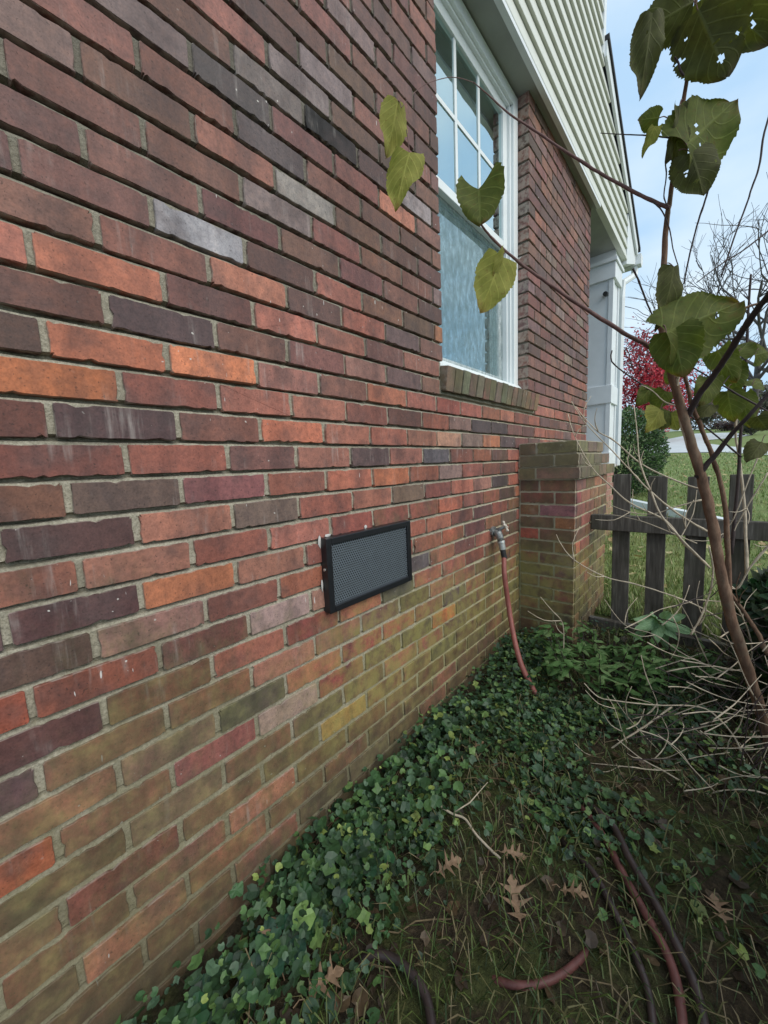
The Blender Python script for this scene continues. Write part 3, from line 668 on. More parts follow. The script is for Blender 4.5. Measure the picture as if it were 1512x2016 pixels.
# ------------------------------------------------------------------ picket fence
def wood():
    m = Mat('weathered_fence_wood'); a = m.noise(12, 4, 0.6, stretch=(6, 6, .5)); b = m.noise(5, 4)
    c = m.ramp(a, [(0.2, (0.042, 0.037, 0.032)), (0.55, (0.12, 0.108, 0.093)), (0.85, (0.25, 0.23, 0.20))])
    c = m.mix(m.math('MULTIPLY', m.mask(b, 0.45, 0.7), 0.5), c, (0.05, 0.055, 0.03))
    m.set(Base_Color=c, Roughness=0.9, Specular_IOR_Level=0.25, Normal=m.bump(a, 0.6, 0.004)); return m.m
M['wood'] = wood()
fence = empty('picket_fence', 'weathered dark wooden picket fence joined to the brick pier', 'fence')
FY = 2.55
for zt in (-.345, -1.0):
    MB().box(PX + .004, 3.0, FY - .038, FY, zt - .093, zt).build('rail', M['wood'], fence, bevel=.004)
for i in range(15):
    r_ = random.Random(40 + i); x = .425 + i * .172 + r_.uniform(-.006, .006); w = .088; zt = -.112 - .006 * i * .4 + r_.uniform(-.008, .008); t = r_.uniform(-.012, .012)
    o = MB().box(0, w, 0, .019, -1.14 - zt, 0).build('picket', M['wood'], fence, bevel=.003); o.location = (x, FY + .002, zt); o.rotation_euler = (r_.uniform(-.012, .012), t, 0)

# ------------------------------------------------------------------ leaves
def leaf_mat(name, a, b, edge, trans=0.35):
    m = Mat(name); N_ = m.N
    uv = m.n('Attribute', attribute_name='leaf_uv'); sx = m.n('SeparateXYZ'); m.l(uv.outputs['Vector'], sx.inputs[0]); u, v = sx.outputs[0], sx.outputs[1]
    au = m.math('ABSOLUTE', u)
    n1 = m.noise(38, 4, .6); n2 = m.noise(130, 3, .6)
    c = m.ramp(n1, [(0.3, a), (0.7, b)])
    # side veins run outwards and forwards from the midrib
    w = m.math('SINE', m.math('MULTIPLY', m.math('SUBTRACT', v, m.math('MULTIPLY', au, .75)), 36.0))
    vein = m.math('MAXIMUM', m.mask(w, .86, 1.0), m.mask(au, .035, .012))
    c = m.mix(m.math('MULTIPLY', vein, .24), c, tuple(min(1, q * 1.9 + .03) for q in b))
    ed = m.mask(m.math('ADD', m.math('MULTIPLY', v, 1.0), m.math('MULTIPLY', n1, .5)), 1.05, 1.3)
    c = m.mix(m.math('MULTIPLY', ed, .8), c, edge)
    c = m.mix(m.math('MULTIPLY', m.mask(n2, .58, .72), .55), c, edge)
    m.set(Base_Color=c, Roughness=.7, Specular_IOR_Level=.18, Normal=m.bump(m.math('ADD', vein, m.math('MULTIPLY', n2, .6)), .5, .0015))
    t = m.n('BsdfTranslucent'); m.l(m.mix(1.0, c, (1.5, 1.7, .7), 'MULTIPLY'), t.inputs['Color']); mx_ = m.n('MixShader'); mx_.inputs[0].default_value = trans
    m.l(m.b.outputs[0], mx_.inputs[1]); m.l(t.outputs[0], mx_.inputs[2]); m.l(mx_.outputs[0], m.out.inputs[0]); return m.m
M['leaf'] = leaf_mat('mulberry_leaf', (.062, .078, .018), (.115, .132, .032), (.11, .055, .02))
M['leaf_yellow'] = leaf_mat('yellowing_leaf', (.19, .20, .045), (.30, .29, .075), (.16, .08, .03))
M['leaf_dark'] = leaf_mat('dark_leaf', (.050, .052, .018), (.085, .088, .030), (.05, .035, .02), .28)
M['leaf_rhodo'] = leaf_mat('broad_evergreen_leaf', (.19, .32, .16), (.30, .45, .26), (.22, .32, .15), .15)
def leaf_mesh(mb, base, tip, width, normal, seed=0, serr=14, fold=.18, curl=.25, holes=0, heart=.10, uvs=None, nseg=26, asym=0):
    """broad toothed leaf: rows from base to tip, folded on the midrib, drooping along its length"""
    r_ = random.Random(seed); base, tip = Vector(base), Vector(tip); ax = tip - base; Ln = ax.length; ax.normalize()
    nrm = Vector(normal); nrm = (nrm - ax * nrm.dot(ax)).normalized(); sd_ = ax.cross(nrm)
    asym = asym or r_.uniform(-.13, .13); we = r_.uniform(.5, .72); wp = r_.uniform(.62, .85); cols = 5 if not holes else 12; rows = nseg if not holes else 44; o = len(mb.v); ph = r_.uniform(0, 6)
    for j in range(rows + 1):
        t = j / rows
        w = width / 2 * (math.sin(math.pi * min(1, (t * .92 + .08)) ** wp) ** we) * (1 - .25 * t)
        if j == rows: w = width * .012
        th = 1 - ((.05 if j % 2 else 0) + .07 * r_.random() ** 2) * (1 if serr else .2)
        for side in (-1, 1):
            for i in range(cols):
                q = i / (cols - 1); x = w * q * (th if i == cols - 1 else 1) * side * (1 + asym * side)
                back = -heart * Ln * (q ** 1.3) * max(0, 1 - t * 2.2)
                zz = -fold * abs(x) * 1.0 - curl * Ln * (t ** 2) + (.075 * math.sin(5 * t + ph + side * q * 2.5) + .03 * math.sin(13 * t + ph * 2 + side)) * Ln * q
                mb.v.append(tuple(base + ax * (t * Ln + back) + sd_ * x + nrm * zz))
                if uvs is not None: uvs.append((side * q * .5, t, 0))
    rw = cols * 2
    hs = [(r_.uniform(.12, .8), r_.uniform(-.85, .85), r_.uniform(.018, .06)) for _ in range(holes)]
    for j in range(rows):
        for s_ in (0, 1):
            for i in range(cols - 1):
                a = o + j * rw + s_ * cols + i; t = (j + .5) / rows; q = (i + .5) / (cols - 1) * (1 if s_ else -1)
                if any((t - h[0]) ** 2 + ((q - h[1]) * .4) ** 2 < (h[2] * (.75 + .5 * noise.noise((t * 30, q * 22, seed)))) ** 2 for h in hs): continue
                f = (a, a + 1, a + rw + 1, a + rw)
                mb.f.append(f if s_ else f[::-1])
def build_leaf(name, mat, parent, base, tip, width, normal, **kw):
    mb = MB(); uv = []; leaf_mesh(mb, base, tip, width, normal, uvs=uv, **kw)
    o = mb.build(name, M[mat], parent, smooth=True)
    at_ = o.data.attributes.new('leaf_uv', 'FLOAT_VECTOR', 'POINT'); at_.data.foreach_set('vector', np.array(uv, np.float32).ravel())
    return o

# ------------------------------------------------------------------ sapling
sap = empty('mulberry_sapling', 'slender brown sapling with large ragged green leaves before the fence', 'sapling')
def path(pp, wpx, mat, name, parent, z0, z1, seg=8, n=5, knots=.06, mid=None):
    q = []; rad = []; m2 = len(pp)
    for i, (px, py) in enumerate(pp):
        t = i / (m2 - 1); z = z0 + (z1 - z0) * t + ((mid - (z0 + z1) / 2) * 4 * t * (1 - t) if mid else 0)
        q.append(at(px, py, z))
        w = wpx[0] + (wpx[1] - wpx[0]) * t if not callable(wpx) else wpx(t)
        d = ray(px, py).length; rad.append(w * z / F_PX / 2 / (d ** .35))
    sp = smooth_path(q, n); rs = np.interp(np.linspace(0, m2 - 1, len(sp)), range(m2), rad)
    r_ = random.Random(hash((pp[0][0], pp[0][1])) % 9999)
    rs = [x * (1 + knots * r_.uniform(-1, 1) + (knots * 3 if r_.random() < .08 else 0)) for x in rs]
    jit = [p + Vector((r_.uniform(-1, 1), r_.uniform(-1, 1), r_.uniform(-1, 1))) * rs[i] * (.18 if knots > .05 else .10) for i, p in enumerate(sp)]
    return MB().tube(jit, rs, seg).build(name, M[mat], parent, smooth=True), q
tb = at(1512, 1475, 1.33)
_, tq = path([(1530, 1560), (1508, 1440), (1478, 1335), (1445, 1235), (1420, 1130), (1398, 1010), (1378, 930), (1350, 835), (1325, 745), (1308, 680), (1302, 600), (1306, 530), (1312, 440), (1320, 385), (1332, 290), (1345, 200), (1362, 95), (1370, 0), (1374, -70)],
     lambda t: float(np.interp(t, [0, .2, .33, .45, .52, .6, .7, .85, 1], [22, 20, 18.5, 16, 14.5, 12, 10, 8, 7])), 'bark', 'trunk', sap, 1.36, 0.86, seg=12, n=6, knots=.04)
path([(1500, 1420), (1470, 1330), (1440, 1230), (1433, 1090), (1426, 985), (1405, 905), (1382, 845), (1363, 800), (1355, 765), (1345, 725), (1350, 690), (1400, 640), (1470, 605), (1530, 590)], (11, 5), 'bark', 'branch', sap, 1.45, 1.05)
path([(1392, 1000), (1372, 930), (1352, 870), (1338, 810), (1332, 765), (1336, 740)], (9, 6), 'twig_pale', 'branch', sap, 1.22, 1.12)
path([(1372, 940), (1412, 890), (1445, 850), (1480, 812), (1545, 740)], (11, 7), 'twig_dark', 'branch', sap, 1.2, 1.0)
path([(1346, 832), (1375, 780), (1412, 730), (1445, 680), (1475, 630), (1512, 582), (1545, 540)], (12, 15), 'twig_dark', 'branch', sap, 1.175, .8)
_, b3 = path([(1308, 697), (1270, 678), (1228, 655), (1150, 606), (1090, 565), (1040, 530), (1000, 498), (965, 465), (945, 440), (930, 428), (905, 398)], (10, 2.5), 'twig_red', 'branch', sap, 1.06, 1.0)
_, b4 = path([(1318, 410), (1280, 393), (1240, 373), (1180, 340), (1110, 296), (1045, 252), (1000, 222), (965, 190), (932, 162)], (8.5, 2), 'twig_red', 'branch', sap, .96, 1.12)
path([(1322, 272), (1290, 268), (1258, 266), (1215, 264), (1182, 262)], (4, 1.5), 'twig_dark', 'branch', sap, .93, .98)
path([(1316, 278), (1310, 318), (1312, 345), (1307, 385), (1314, 405)], (3, 2.4), 'twig_dark', 'branch', sap, .93, .94)
path([(1285, 396), (1303, 415), (1318, 450), (1325, 490), (1335, 522)], (3, 2), 'twig_dark', 'branch', sap, .96, .96)
path([(1346, 150), (1339, 138), (1335, 122), (1328, 112)], (5, 3.6), 'twig_dark', 'branch', sap, .89, .88)
path([(1530, 180), (1505, 260), (1494, 330), (1480, 370), (1470, 402), (1450, 455), (1420, 545)], (4.5, 3), 'twig_dark', 'branch', sap, .95, 1.0)
path([(1400, 355), (1388, 395), (1372, 445), (1358, 500), (1346, 560)], (4, 3), 'twig_dark', 'branch', sap, .92, 1.0)
path([(1246, 528), (1258, 555), (1272, 592), (1285, 622)], (4, 3), 'twig_dark', 'branch', sap, 1.0, 1.04)
path([(1530, 440), (1470, 488), (1420, 520), (1372, 556)], (4, 2), 'twig_dark', 'branch', sap, .98, 1.0)
path([(1440, 1090), (1452, 960), (1458, 860), (1466, 760), (1472, 640), (1478, 540)], (7, 4), 'twig_dark', 'branch', sap, 1.4, 1.3)
path([(1470, 1130), (1466, 1000), (1455, 900), (1448, 850), (1455, 780)], (6, 3.5), 'twig_pale', 'branch', sap, 1.45, 1.4)
path([(1205, 690), (1203, 705), (1212, 720), (1260, 755), (1330, 798), (1400, 850), (1460, 900)], (2.5, 3.5), 'twig_dark', 'branch', sap, 1.35, 1.35)
path([(1362, 722), (1400, 745), (1450, 775), (1512, 810)], (3, 4), 'twig_dark', 'branch', sap, 1.25, 1.2)
# thin twig that carries the two leaves in front of the bricks
path([(932, 162), (890, 152), (840, 165), (808, 190), (790, 212)], (1.6, 1.2), 'twig_red', 'branch', sap, 1.12, .98)
def sleaf(bpx, tpx, wpx, z, mat='leaf', tilt=0, dz=0.0, pet=None, **kw):
    b = at(*bpx, z); t = at(*tpx, z + dz); nrm = -ray(*bpx).normalized() + CR * math.sin(tilt) * 1.2 + CU * .15
    if pet: MB().tube(smooth_path([at(*pet, z), (at(*pet, z) + b) / 2 + CU * .006, b], 4), .0012, 5).build('leaf_stalk', M['twig_red'], sap)
    return build_leaf('leaf', mat, sap, b, t, wpx * z / F_PX, nrm, **kw)
sleaf((783, 198), (766, 302), 72, .98, 'leaf_yellow', .3, .01, (790, 212), seed=1, curl=.12, fold=.3)
sleaf((806, 300), (776, 405), 84, .97, 'leaf_yellow', -.2, -.01, (800, 255), seed=2, curl=.1, heart=.12)
sleaf((942, 372), (946, 440), 104, 1.0, 'leaf', .0, -.02, (946, 442), seed=3, curl=.05, heart=.42, fold=-.25)
sleaf((988, 506), (948, 610), 92, 1.0, 'leaf_yellow', .15, .0, (1000, 498), seed=4, curl=.1, heart=.1)
sleaf((992, 492), (984, 540), 30, .99, 'leaf_yellow', 1.0, .0, seed=5, curl=.3)
sleaf((1352, 285), (1440, 205), 165, .88, 'leaf', .1, .03, (1333, 270), seed=6, holes=7, heart=.12, curl=-.05)
sleaf((1360, 300), (1388, 380), 90, .89, 'leaf_dark', .3, .0, (1336, 296), seed=7, holes=5, curl=.1)
sleaf((1338, 208), (1336, 300), 34, .88, 'leaf_dark', .5, .0, (1344, 196), seed=8)
sleaf((1330, 262), (1336, 330), 44, .9, 'leaf_dark', -.5, .0, seed=18)
sleaf((1366, 4), (1262, 62), 105, .85, 'leaf_dark', .1, .02, (1371, -6), seed=9, holes=2, heart=.05)
sleaf((1284, 26), (1262, 186), 66, .84, 'leaf_dark', .12, .0, seed=10, curl=.05, fold=.15, holes=1)
sleaf((1374, 20), (1430, 152), 140, .84, 'leaf_dark', -.2, .02, (1368, 8), seed=11, holes=9, heart=.1, curl=.05)
sleaf((1400, -20), (1510, 90), 120, .84, 'leaf_dark', -.3, .0, seed=12, holes=6)
sleaf((1298, 232), (1258, 236), 44, .93, 'leaf', .2, .0, (1318, 236), seed=13, curl=.1)
sleaf((1290, 248), (1262, 300), 30, .93, 'leaf_yellow', -.5, .0, seed=14, curl=.2)
sleaf((1312, 655), (1448, 600), 150, .92, 'leaf', .0, .03, (1306, 640), seed=15, holes=1, heart=.08, curl=-.04)
sleaf((1322, 650), (1345, 742), 100, .93, 'leaf', -.2, .0, (1308, 640), seed=16, curl=.06)
sleaf((1326, 525), (1314, 640), 56, .94, 'leaf_dark', .5, .0, (1308, 520), seed=17)
for k, (b, t, w, z, mt) in enumerate([((1412, 690), (1448, 752), 58, 1.2, 'leaf'), ((1396, 742), (1384, 790), 50, 1.2, 'leaf'), ((1440, 720), (1452, 770), 48, 1.25, 'leaf'), ((1452, 700), (1475, 664), 52, 1.2, 'leaf'), ((1432, 770), (1440, 830), 58, 1.25, 'leaf'), ((1462, 775), (1470, 838), 46, 1.3, 'leaf'), ((1480, 760), (1510, 742), 44, 1.3, 'leaf'), ((1400, 796), (1376, 818), 36, 1.25, 'leaf_dark'),
        ((1310, 770), (1286, 806), 44, 1.3, 'leaf'), ((1282, 762), (1258, 792), 40, 1.35, 'leaf'), ((1300, 806), (1282, 845), 54, 1.3, 'leaf_yellow'), ((1316, 808), (1308, 842), 40, 1.3, 'leaf'), ((1322, 812), (1330, 844), 38, 1.3, 'leaf_yellow'), ((1326, 730), (1310, 756), 34, 1.3, 'leaf'), ((1490, 820), (1512, 850), 44, 1.2, 'leaf_dark'), ((1486, 700), (1520, 690), 50, 1.2, 'leaf'), ((1500, 870), (1478, 900), 40, 1.2, 'leaf_dark')]):
    sleaf(b, t, w, z, mt, random.uniform(-.5, .5), random.uniform(-.03, .03), (b[0] + 8, b[1] - 14), seed=30 + k, nseg=16)
path([(1340, 800), (1310, 792), (1285, 770), (1262, 758)], (2.5, 1.5), 'twig_pale', 'branch', sap, 1.28, 1.33)
path([(1372, 800), (1410, 770), (1440, 735), (1465, 700), (1500, 668)], (3, 2), 'twig_dark', 'branch', sap, 1.2, 1.2)

# ------------------------------------------------------------------ bare shrub of pale twigs
shrub = empty('bare_twig_shrub', 'leafless shrub of thin pale arching twigs between pier, fence and ground', 'shrub')
TW = [([(1133, 800), (1150, 822), (1178, 850), (1210, 868), (1265, 915), (1345, 952), (1378, 962)], 3, 4, 1.75, 1.5, 'twig_pale'),
 ([(1125, 790), (1150, 830), (1200, 882), (1240, 925), (1275, 962), (1330, 1008), (1392, 1046)], 3, 4.5, 1.8, 1.5, 'twig_pale'),
 ([(1118, 815), (1132, 860), (1165, 920), (1195, 950), (1240, 990), (1310, 1025), (1345, 1068), (1392, 1112)], 3, 4.5, 1.85, 1.5, 'twig_pale'),
 ([(1248, 800), (1254, 850), (1258, 900), (1268, 935), (1282, 968), (1300, 1012), (1342, 1062), (1398, 1118)], 4, 5, 1.6, 1.45, 'twig_pale'),
 ([(1192, 990), (1240, 1008), (1285, 1012), (1330, 998), (1382, 984)], 2.5, 3.5, 1.7, 1.5, 'twig_pale'),
 ([(1200, 1012), (1260, 1025), (1320, 1048), (1372, 1070)], 2, 3, 1.7, 1.5, 'twig_pale'),
 ([(1095, 1052), (1105, 1072), (1130, 1102), (1190, 1135), (1250, 1150), (1300, 1165), (1372, 1192), (1420, 1220)], 2.5, 4, 1.85, 1.5, 'twig_pale'),
 ([(1064, 1175), (1085, 1200), (1105, 1222), (1110, 1250), (1108, 1300)], 3, 2.5, 1.9, 1.9, 'twig_pale'),
 ([(1396, 1076), (1404, 1120), (1398, 1165), (1382, 1210), (1360, 1250)], 7, 4, 1.4, 1.45, 'twig_pale'),
 ([(1372, 965), (1365, 1010), (1350, 1040), (1340, 1058)], 3, 2.5, 1.5, 1.5, 'twig_pale'),
 ([(1430, 1140), (1450, 1160), (1475, 1120), (1512, 1075), (1540, 1050)], 6, 5, 1.45, 1.3, 'twig_pale'),
 ([(1420, 1160), (1440, 1060), (1470, 1000), (1512, 930)], 4, 3, 1.45, 1.3, 'twig_pale'),
 ([(1410, 1100), (1425, 1050), (1445, 1020), (1470, 955), (1500, 880)], 3.5, 2.5, 1.45, 1.3, 'twig_pale'),
 ([(1415, 1145), (1440, 1180), (1462, 1215), (1478, 1260), (1478, 1300), (1450, 1320), (1400, 1310), (1340, 1300)], 7, 3, 1.42, 1.5, 'twig_pale'),
 ([(1425, 1150), (1455, 1190), (1488, 1240), (1512, 1290)], 14, 10, 1.42, 1.36, 'bark'),
 ([(1150, 1345), (1178, 1372), (1215, 1380), (1290, 1388), (1378, 1392), (1420, 1420), (1452, 1462), (1470, 1520), (1476, 1600), (1468, 1690), (1462, 1770), (1454, 1832)], 4, 5, 1.5, 1.15, 'twig_pale'),
 ([(975, 1515), (1010, 1532), (1060, 1534), (1130, 1514), (1180, 1490), (1225, 1458), (1270, 1430), (1322, 1392)], 5, 4, 1.38, 1.45, 'twig_pale'),
 ([(1215, 1455), (1260, 1492), (1310, 1520), (1375, 1560), (1430, 1600), (1480, 1628), (1530, 1670)], 4, 5, 1.35, 1.1, 'twig_pale'),
 ([(1160, 1502), (1220, 1508), (1310, 1516)], 3, 3, 1.36, 1.32, 'twig_pale'),
 ([(1195, 1370), (1210, 1395), (1225, 1440), (1235, 1462)], 2.5, 2, 1.45, 1.4, 'twig_pale'),
 ([(1205, 1368), (1235, 1410), (1280, 1460), (1330, 1510), (1350, 1532)], 2.5, 2, 1.45, 1.36, 'twig_pale'),
 ([(1240, 1640), (1290, 1630), (1340, 1600), (1400, 1562), (1470, 1555), (1530, 1570)], 3, 4, 1.3, 1.15, 'twig_pale'),
 ([(1145, 1510), (1142, 1540), (1144, 1580)], 3, 2, 1.35, 1.33, 'twig_pale'),
 ([(1270, 1435), (1290, 1410), (1294, 1385), (1272, 1330), (1262, 1290)], 3, 2, 1.45, 1.5, 'twig_pale'),
 ([(1190, 1180), (1230, 1230), (1290, 1250), (1350, 1290), (1440, 1330)], 2.5, 3, 1.8, 1.5, 'twig_pale'),
 ([(1385, 1560), (1430, 1700), (1455, 1800)], 2, 3, 1.2, 1.12, 'twig_dark')]
for pp, w0, w1, z0, z1, mt in TW:
    sh = [(x_ + random.uniform(-3, 3), y_ + random.uniform(-3, 3)) for x_, y_ in pp]
    for q_ in range(2):
        j_ = random.randrange(1, len(pp) - 1); a_ = math.atan2(pp[j_ - 1][1] - pp[j_][1], pp[j_ - 1][0] - pp[j_][0]) + random.choice([-1, 1]) * random.uniform(.4, .9); l_ = random.uniform(25, 70); zz = z0 + (z1 - z0) * j_ / (len(pp) - 1)
        path([pp[j_], (pp[j_][0] + math.cos(a_) * l_ * .5, pp[j_][1] + math.sin(a_) * l_ * .5), (pp[j_][0] + math.cos(a_ + .25) * l_, pp[j_][1] + math.sin(a_ + .25) * l_)], (2.2, 1.0), mt, 'twig', shrub, zz, zz + random.uniform(-.06, .06), seg=5, n=3, knots=.1)
    path(pp, (w0 * .45, w1 * 1.0), mt, 'twig', shrub, z0, z1, seg=6, n=5, knots=.12)
r_ = random.Random(77)
for k in range(105):
    px, py = r_.uniform(1230, 1540), r_.uniform(1180, 1560); z = r_.uniform(1.25, 1.75) if py < 1400 else r_.uniform(1.15, 1.4); a = r_.uniform(-1.2, 1.2); ln = r_.uniform(60, 190); c = r_.uniform(-.6, .6)
    pp = [(px + math.cos(a + c * t) * ln * t * r_.uniform(.9, 1.1), py - math.sin(a + c * t) * ln * t * .6) for t in (0, .33, .66, 1)]
    path(pp, (2.6, 1.4), 'twig_pale' if k % 3 else 'twig_dark', 'twig', shrub, z, z + r_.uniform(-.1, .1), seg=5, n=3, knots=.1)

r_ = random.Random(78)
for k in range(60):
    px, py = r_.uniform(1380, 1560), r_.uniform(1230, 1640); z = r_.uniform(1.2, 1.75) if py < 1400 else r_.uniform(1.15, 1.36); a = r_.uniform(.3, 2.6); ln = r_.uniform(60, 170)
    pp = [(px + math.cos(a) * ln * t + r_.uniform(-6, 6), py - math.sin(a) * ln * t + r_.uniform(-6, 6)) for t in (0, .33, .66, 1)]
    path(pp, (3, 1.2), 'twig_dark' if k % 3 else 'twig_pale', 'twig', shrub, z, z + r_.uniform(-.06, .06), seg=5, n=3, knots=.1)

# ------------------------------------------------------------------ leafy plants by the pier
rh = empty('broad_leaf_evergreen', 'young evergreen with a whorl of long glossy leaves beside the fence', 'plant')
ctr = at(1300, 1222, 2.02)
MB().tube([Vector((ctr.x, ctr.y, gz(ctr.x, ctr.y) - .02)), ctr + Vector((.01, 0, -.1)), ctr], [.009, .007, .006], 7).build('stem', M['bark'], rh)
for k, (dx, dy, ln) in enumerate([(-50, -8, 1), (-46, 18, 1), (-16, 60, 1), (14, 66, 1.1), (38, 48, 1), (60, 20, 1.1), (52, -16, 1), (20, -26, .8), (-18, -28, .8), (84, 36, .9), (-60, 46, .9), (4, -6, .6)]):
    z = 2.02 + r_.uniform(-.06, .03); b = ctr + (at(1300 + dx * .12, 1222 + dy * .12, z) - ctr) * .9; t = at(1300 + dx * ln, 1222 + dy * ln * .8, z - .05)
    build_leaf('leaf', 'leaf_rhodo', rh, b, t, .058, Vector((.2, -.55, .8)) + Vector((r_.uniform(-.3, .3), r_.uniform(-.3, .3), 0)), seed=100 + k, serr=0, heart=0, curl=.14, fold=.15, nseg=10)
def clump_plant(name, label, centre, spread, n, leaf_len, leaf_w, mats, seed, height):
    p = empty(name, label, 'plant'); r2 = random.Random(seed); st = MB(); lv = {m: (MB(), []) for m in mats}
    for k in range(n):
        a = r2.uniform(0, 6.283); d = spread * math.sqrt(r2.random()); bx, by_ = centre[0] + d * math.cos(a), centre[1] + d * math.sin(a) * .8
        b0 = Vector((bx, by_, gz(bx, by_) - .01)); hh = height * r2.uniform(.5, 1.05); tp = b0 + Vector((math.cos(a) * hh * .35, math.sin(a) * hh * .3, hh))
        st.tube([b0, (b0 + tp) / 2 + Vector((0, 0, .015)), tp], [.003, .0025, .002], 5)
        for q in range(r2.randint(6, 9)):
            an = r2.uniform(0, 6.283); el = r2.uniform(-.35, .55); f = r2.uniform(.45, 1); s = b0.lerp(tp, f); L = leaf_len * r2.uniform(.6, 1.15)
            t = s + Vector((math.cos(an) * math.cos(el), math.sin(an) * math.cos(el), math.sin(el))) * L
            mb, uv = lv[r2.choice(mats)]; leaf_mesh(mb, s, t, leaf_w * r2.uniform(.7, 1.2), (r2.uniform(-.3, .3), r2.uniform(-.5, .1), 1), seed=r2.randint(0, 9999), serr=0, heart=0, curl=.25, fold=.2, uvs=uv, nseg=5)
    st.build('stem', M['twig_dark'], p)
    for m_k, (mb, uv) in lv.items():
        o = mb.build('foliage', M[m_k], p, smooth=True); at_ = o.data.attributes.new('leaf_uv', 'FLOAT_VECTOR', 'POINT'); at_.data.foreach_set('vector', np.array(uv, np.float32).ravel())
    return p
M['leaf_ever'] = leaf_mat('clump_leaf', (.055, .120, .036), (.12, .22, .07), (.15, .19, .07), .15)
M['leaf_ever2'] = leaf_mat('clump_leaf_pale', (.11, .19, .07), (.20, .29, .12), (.18, .20, .08), .2)
c1 = at(1185, 1320, 1.78); clump_plant('leafy_clump', 'dense clump of narrow dark green leaves at the foot of the pier', (c1.x, c1.y), .22, 38, .075, .026, ['leaf_ever', 'leaf_ever', 'leaf_ever2'], 3, .24)
c2 = at(1330, 1330, 1.7); clump_plant('leafy_clump', 'sparser dark green leafy clump under the broad leaf evergreen by the fence', (c2.x, c2.y), .2, 18, .07, .026, ['leaf_ever', 'leaf_ever2'], 4, .16)

# ------------------------------------------------------------------ ground cover
def cover_mat(name, a, b, rough=.5):
    m = Mat(name); at_ = m.n('Attribute', attribute_name='tint'); n1 = m.noise(70, 3, .6)
    c = m.mix(1.0, at_.outputs['Color'], m.ramp(n1, [(.25, (.7, .7, .7)), (.75, (1.3, 1.25, 1.2))]), 'MULTIPLY')
    m.set(Base_Color=c, Roughness=rough, Specular_IOR_Level=.4)
    t = m.n('BsdfTranslucent'); m.l(c, t.inputs['Color']); mx_ = m.n('MixShader'); mx_.inputs[0].default_value = .18
    m.l(m.b.outputs[0], mx_.inputs[1]); m.l(t.outputs[0], mx_.inputs[2]); m.l(mx_.outputs[0], m.out.inputs[0]); return m.m
M['cover'] = cover_mat('ground_cover_leaf', 0, 0)
def small_leaf(mb, c, r, nrm, col, lobes, r2):
    nrm = Vector(nrm).normalized(); u = nrm.orthogonal().normalized(); u.rotate(Matrix.Rotation(r2.uniform(0, 6.28), 3, nrm)); w = nrm.cross(u); n = (9 if lobes else 8) if r < .02 else 15; vs_ = [Vector(c) - nrm * r * .12]
    for k in range(n):
        a = 2 * math.pi * k / n; q = r * ((1.0 if k % 2 else .74) if lobes else 1.0) * ((1 if k else .45) if n < 12 else (.5 if k == 0 else .86 if k in (1, 14) else 1.0)) * r2.uniform(.9, 1.08)
        vs_.append(Vector(c) + u * math.cos(a) * q + w * math.sin(a) * q * .92 + nrm * r * r2.uniform(-.06, .12))
    mb.add(vs_, [(0, k + 1, (k + 1) % n + 1) for k in range(n)], col)
ivy = MB(); r2 = random.Random(5); cnt = 0
def dens(x, y):
    n = noise.noise((x * 3.3, y * 3.3, 1.7)) * .5 + .5
    wallside = math.exp(-((x - .13) / .16) ** 2) * (1.15 if y < 1.9 else .8)
    back = max(0, 1 - abs(y - 1.55) / .75) * .95 * max(0, 1 - max(0, x - .55) * 1.2)
    return max(wallside * (.12 + 1.8 * n * n), back * max(0, n - .3) * 2.0, .34 * max(0, n - .45)) * (0.55 if (.35 < x < .75 and .5 < y < 1.05) else 1)
greens = [(.018, .046, .018), (.038, .090, .032), (.070, .140, .044), (.120, .200, .060), (.060, .110, .062), (.19, .25, .066)]
while cnt < 8300:
    x, y = r2.uniform(.0, 1.5), r2.uniform(.02, 2.52)
    if y > 2.15 and x < .34: continue
    if r2.random() > dens(x, y): continue
    z = gz(x, y); near_wall = x < .3
    lift = r2.random() ** 1.3 * (.085 if near_wall else .05); rad = r2.uniform(.005, .012) if r2.random() < .72 else r2.uniform(.011, .021)
    if near_wall and r2.random() < .03 and y < 1.2: rad = r2.uniform(.020, .030)
    g_ = r2.choices(greens, [4, 4, 3, 1.2, 2.5, .6])[0]; k = r2.uniform(.7, 1.25) * (.75 + .7 * (noise.noise((x * 6, y * 6, 4.4)) * .5 + .5))
    small_leaf(ivy, (x, y, z + .006 + lift), rad, (r2.gauss(.15, .4), r2.gauss(-.1, .4), 1), tuple(v * k for v in g_), r2.random() < .3, r2); cnt += 1
tag(ivy.build('ground_ivy', M['cover']), 'low carpet of small green ivy leaves along the wall foot', 'ground cover', kind='stuff')
gr = MB(); cnt = 0
while cnt < 9000:
    x, y = r2.uniform(.15, 1.7), r2.uniform(.02, 2.5)
    if r2.random() > .25 + .75 * (noise.noise((x * 2.2, y * 2.2, 9)) * .5 + .5): continue
    if y > 2.15 and x < .36: continue
    z = gz(x, y); a = r2.uniform(0, 6.28); L = r2.uniform(.03, .10); h = L * r2.uniform(.25, .9); d = Vector((math.cos(a), math.sin(a), 0)); s = Vector((-d.y, d.x, 0)) * r2.uniform(.0008, .0018)
    b = Vector((x, y, z)); col = r2.choices([(.05, .09, .022), (.10, .14, .035), (.17, .16, .07), (.22, .18, .10), (.03, .05, .015)], [3, 3, 2, 1.5, 3])[0]
    p1 = b + d * L * .45 + Vector((0, 0, h)); p2 = b + d * L + Vector((0, 0, h * r2.uniform(.3, 1)))
    gr.add([b - s, b + s, p1 + s, p1 - s, p2], [(0, 1, 2, 3), (3, 2, 4)], col); cnt += 1
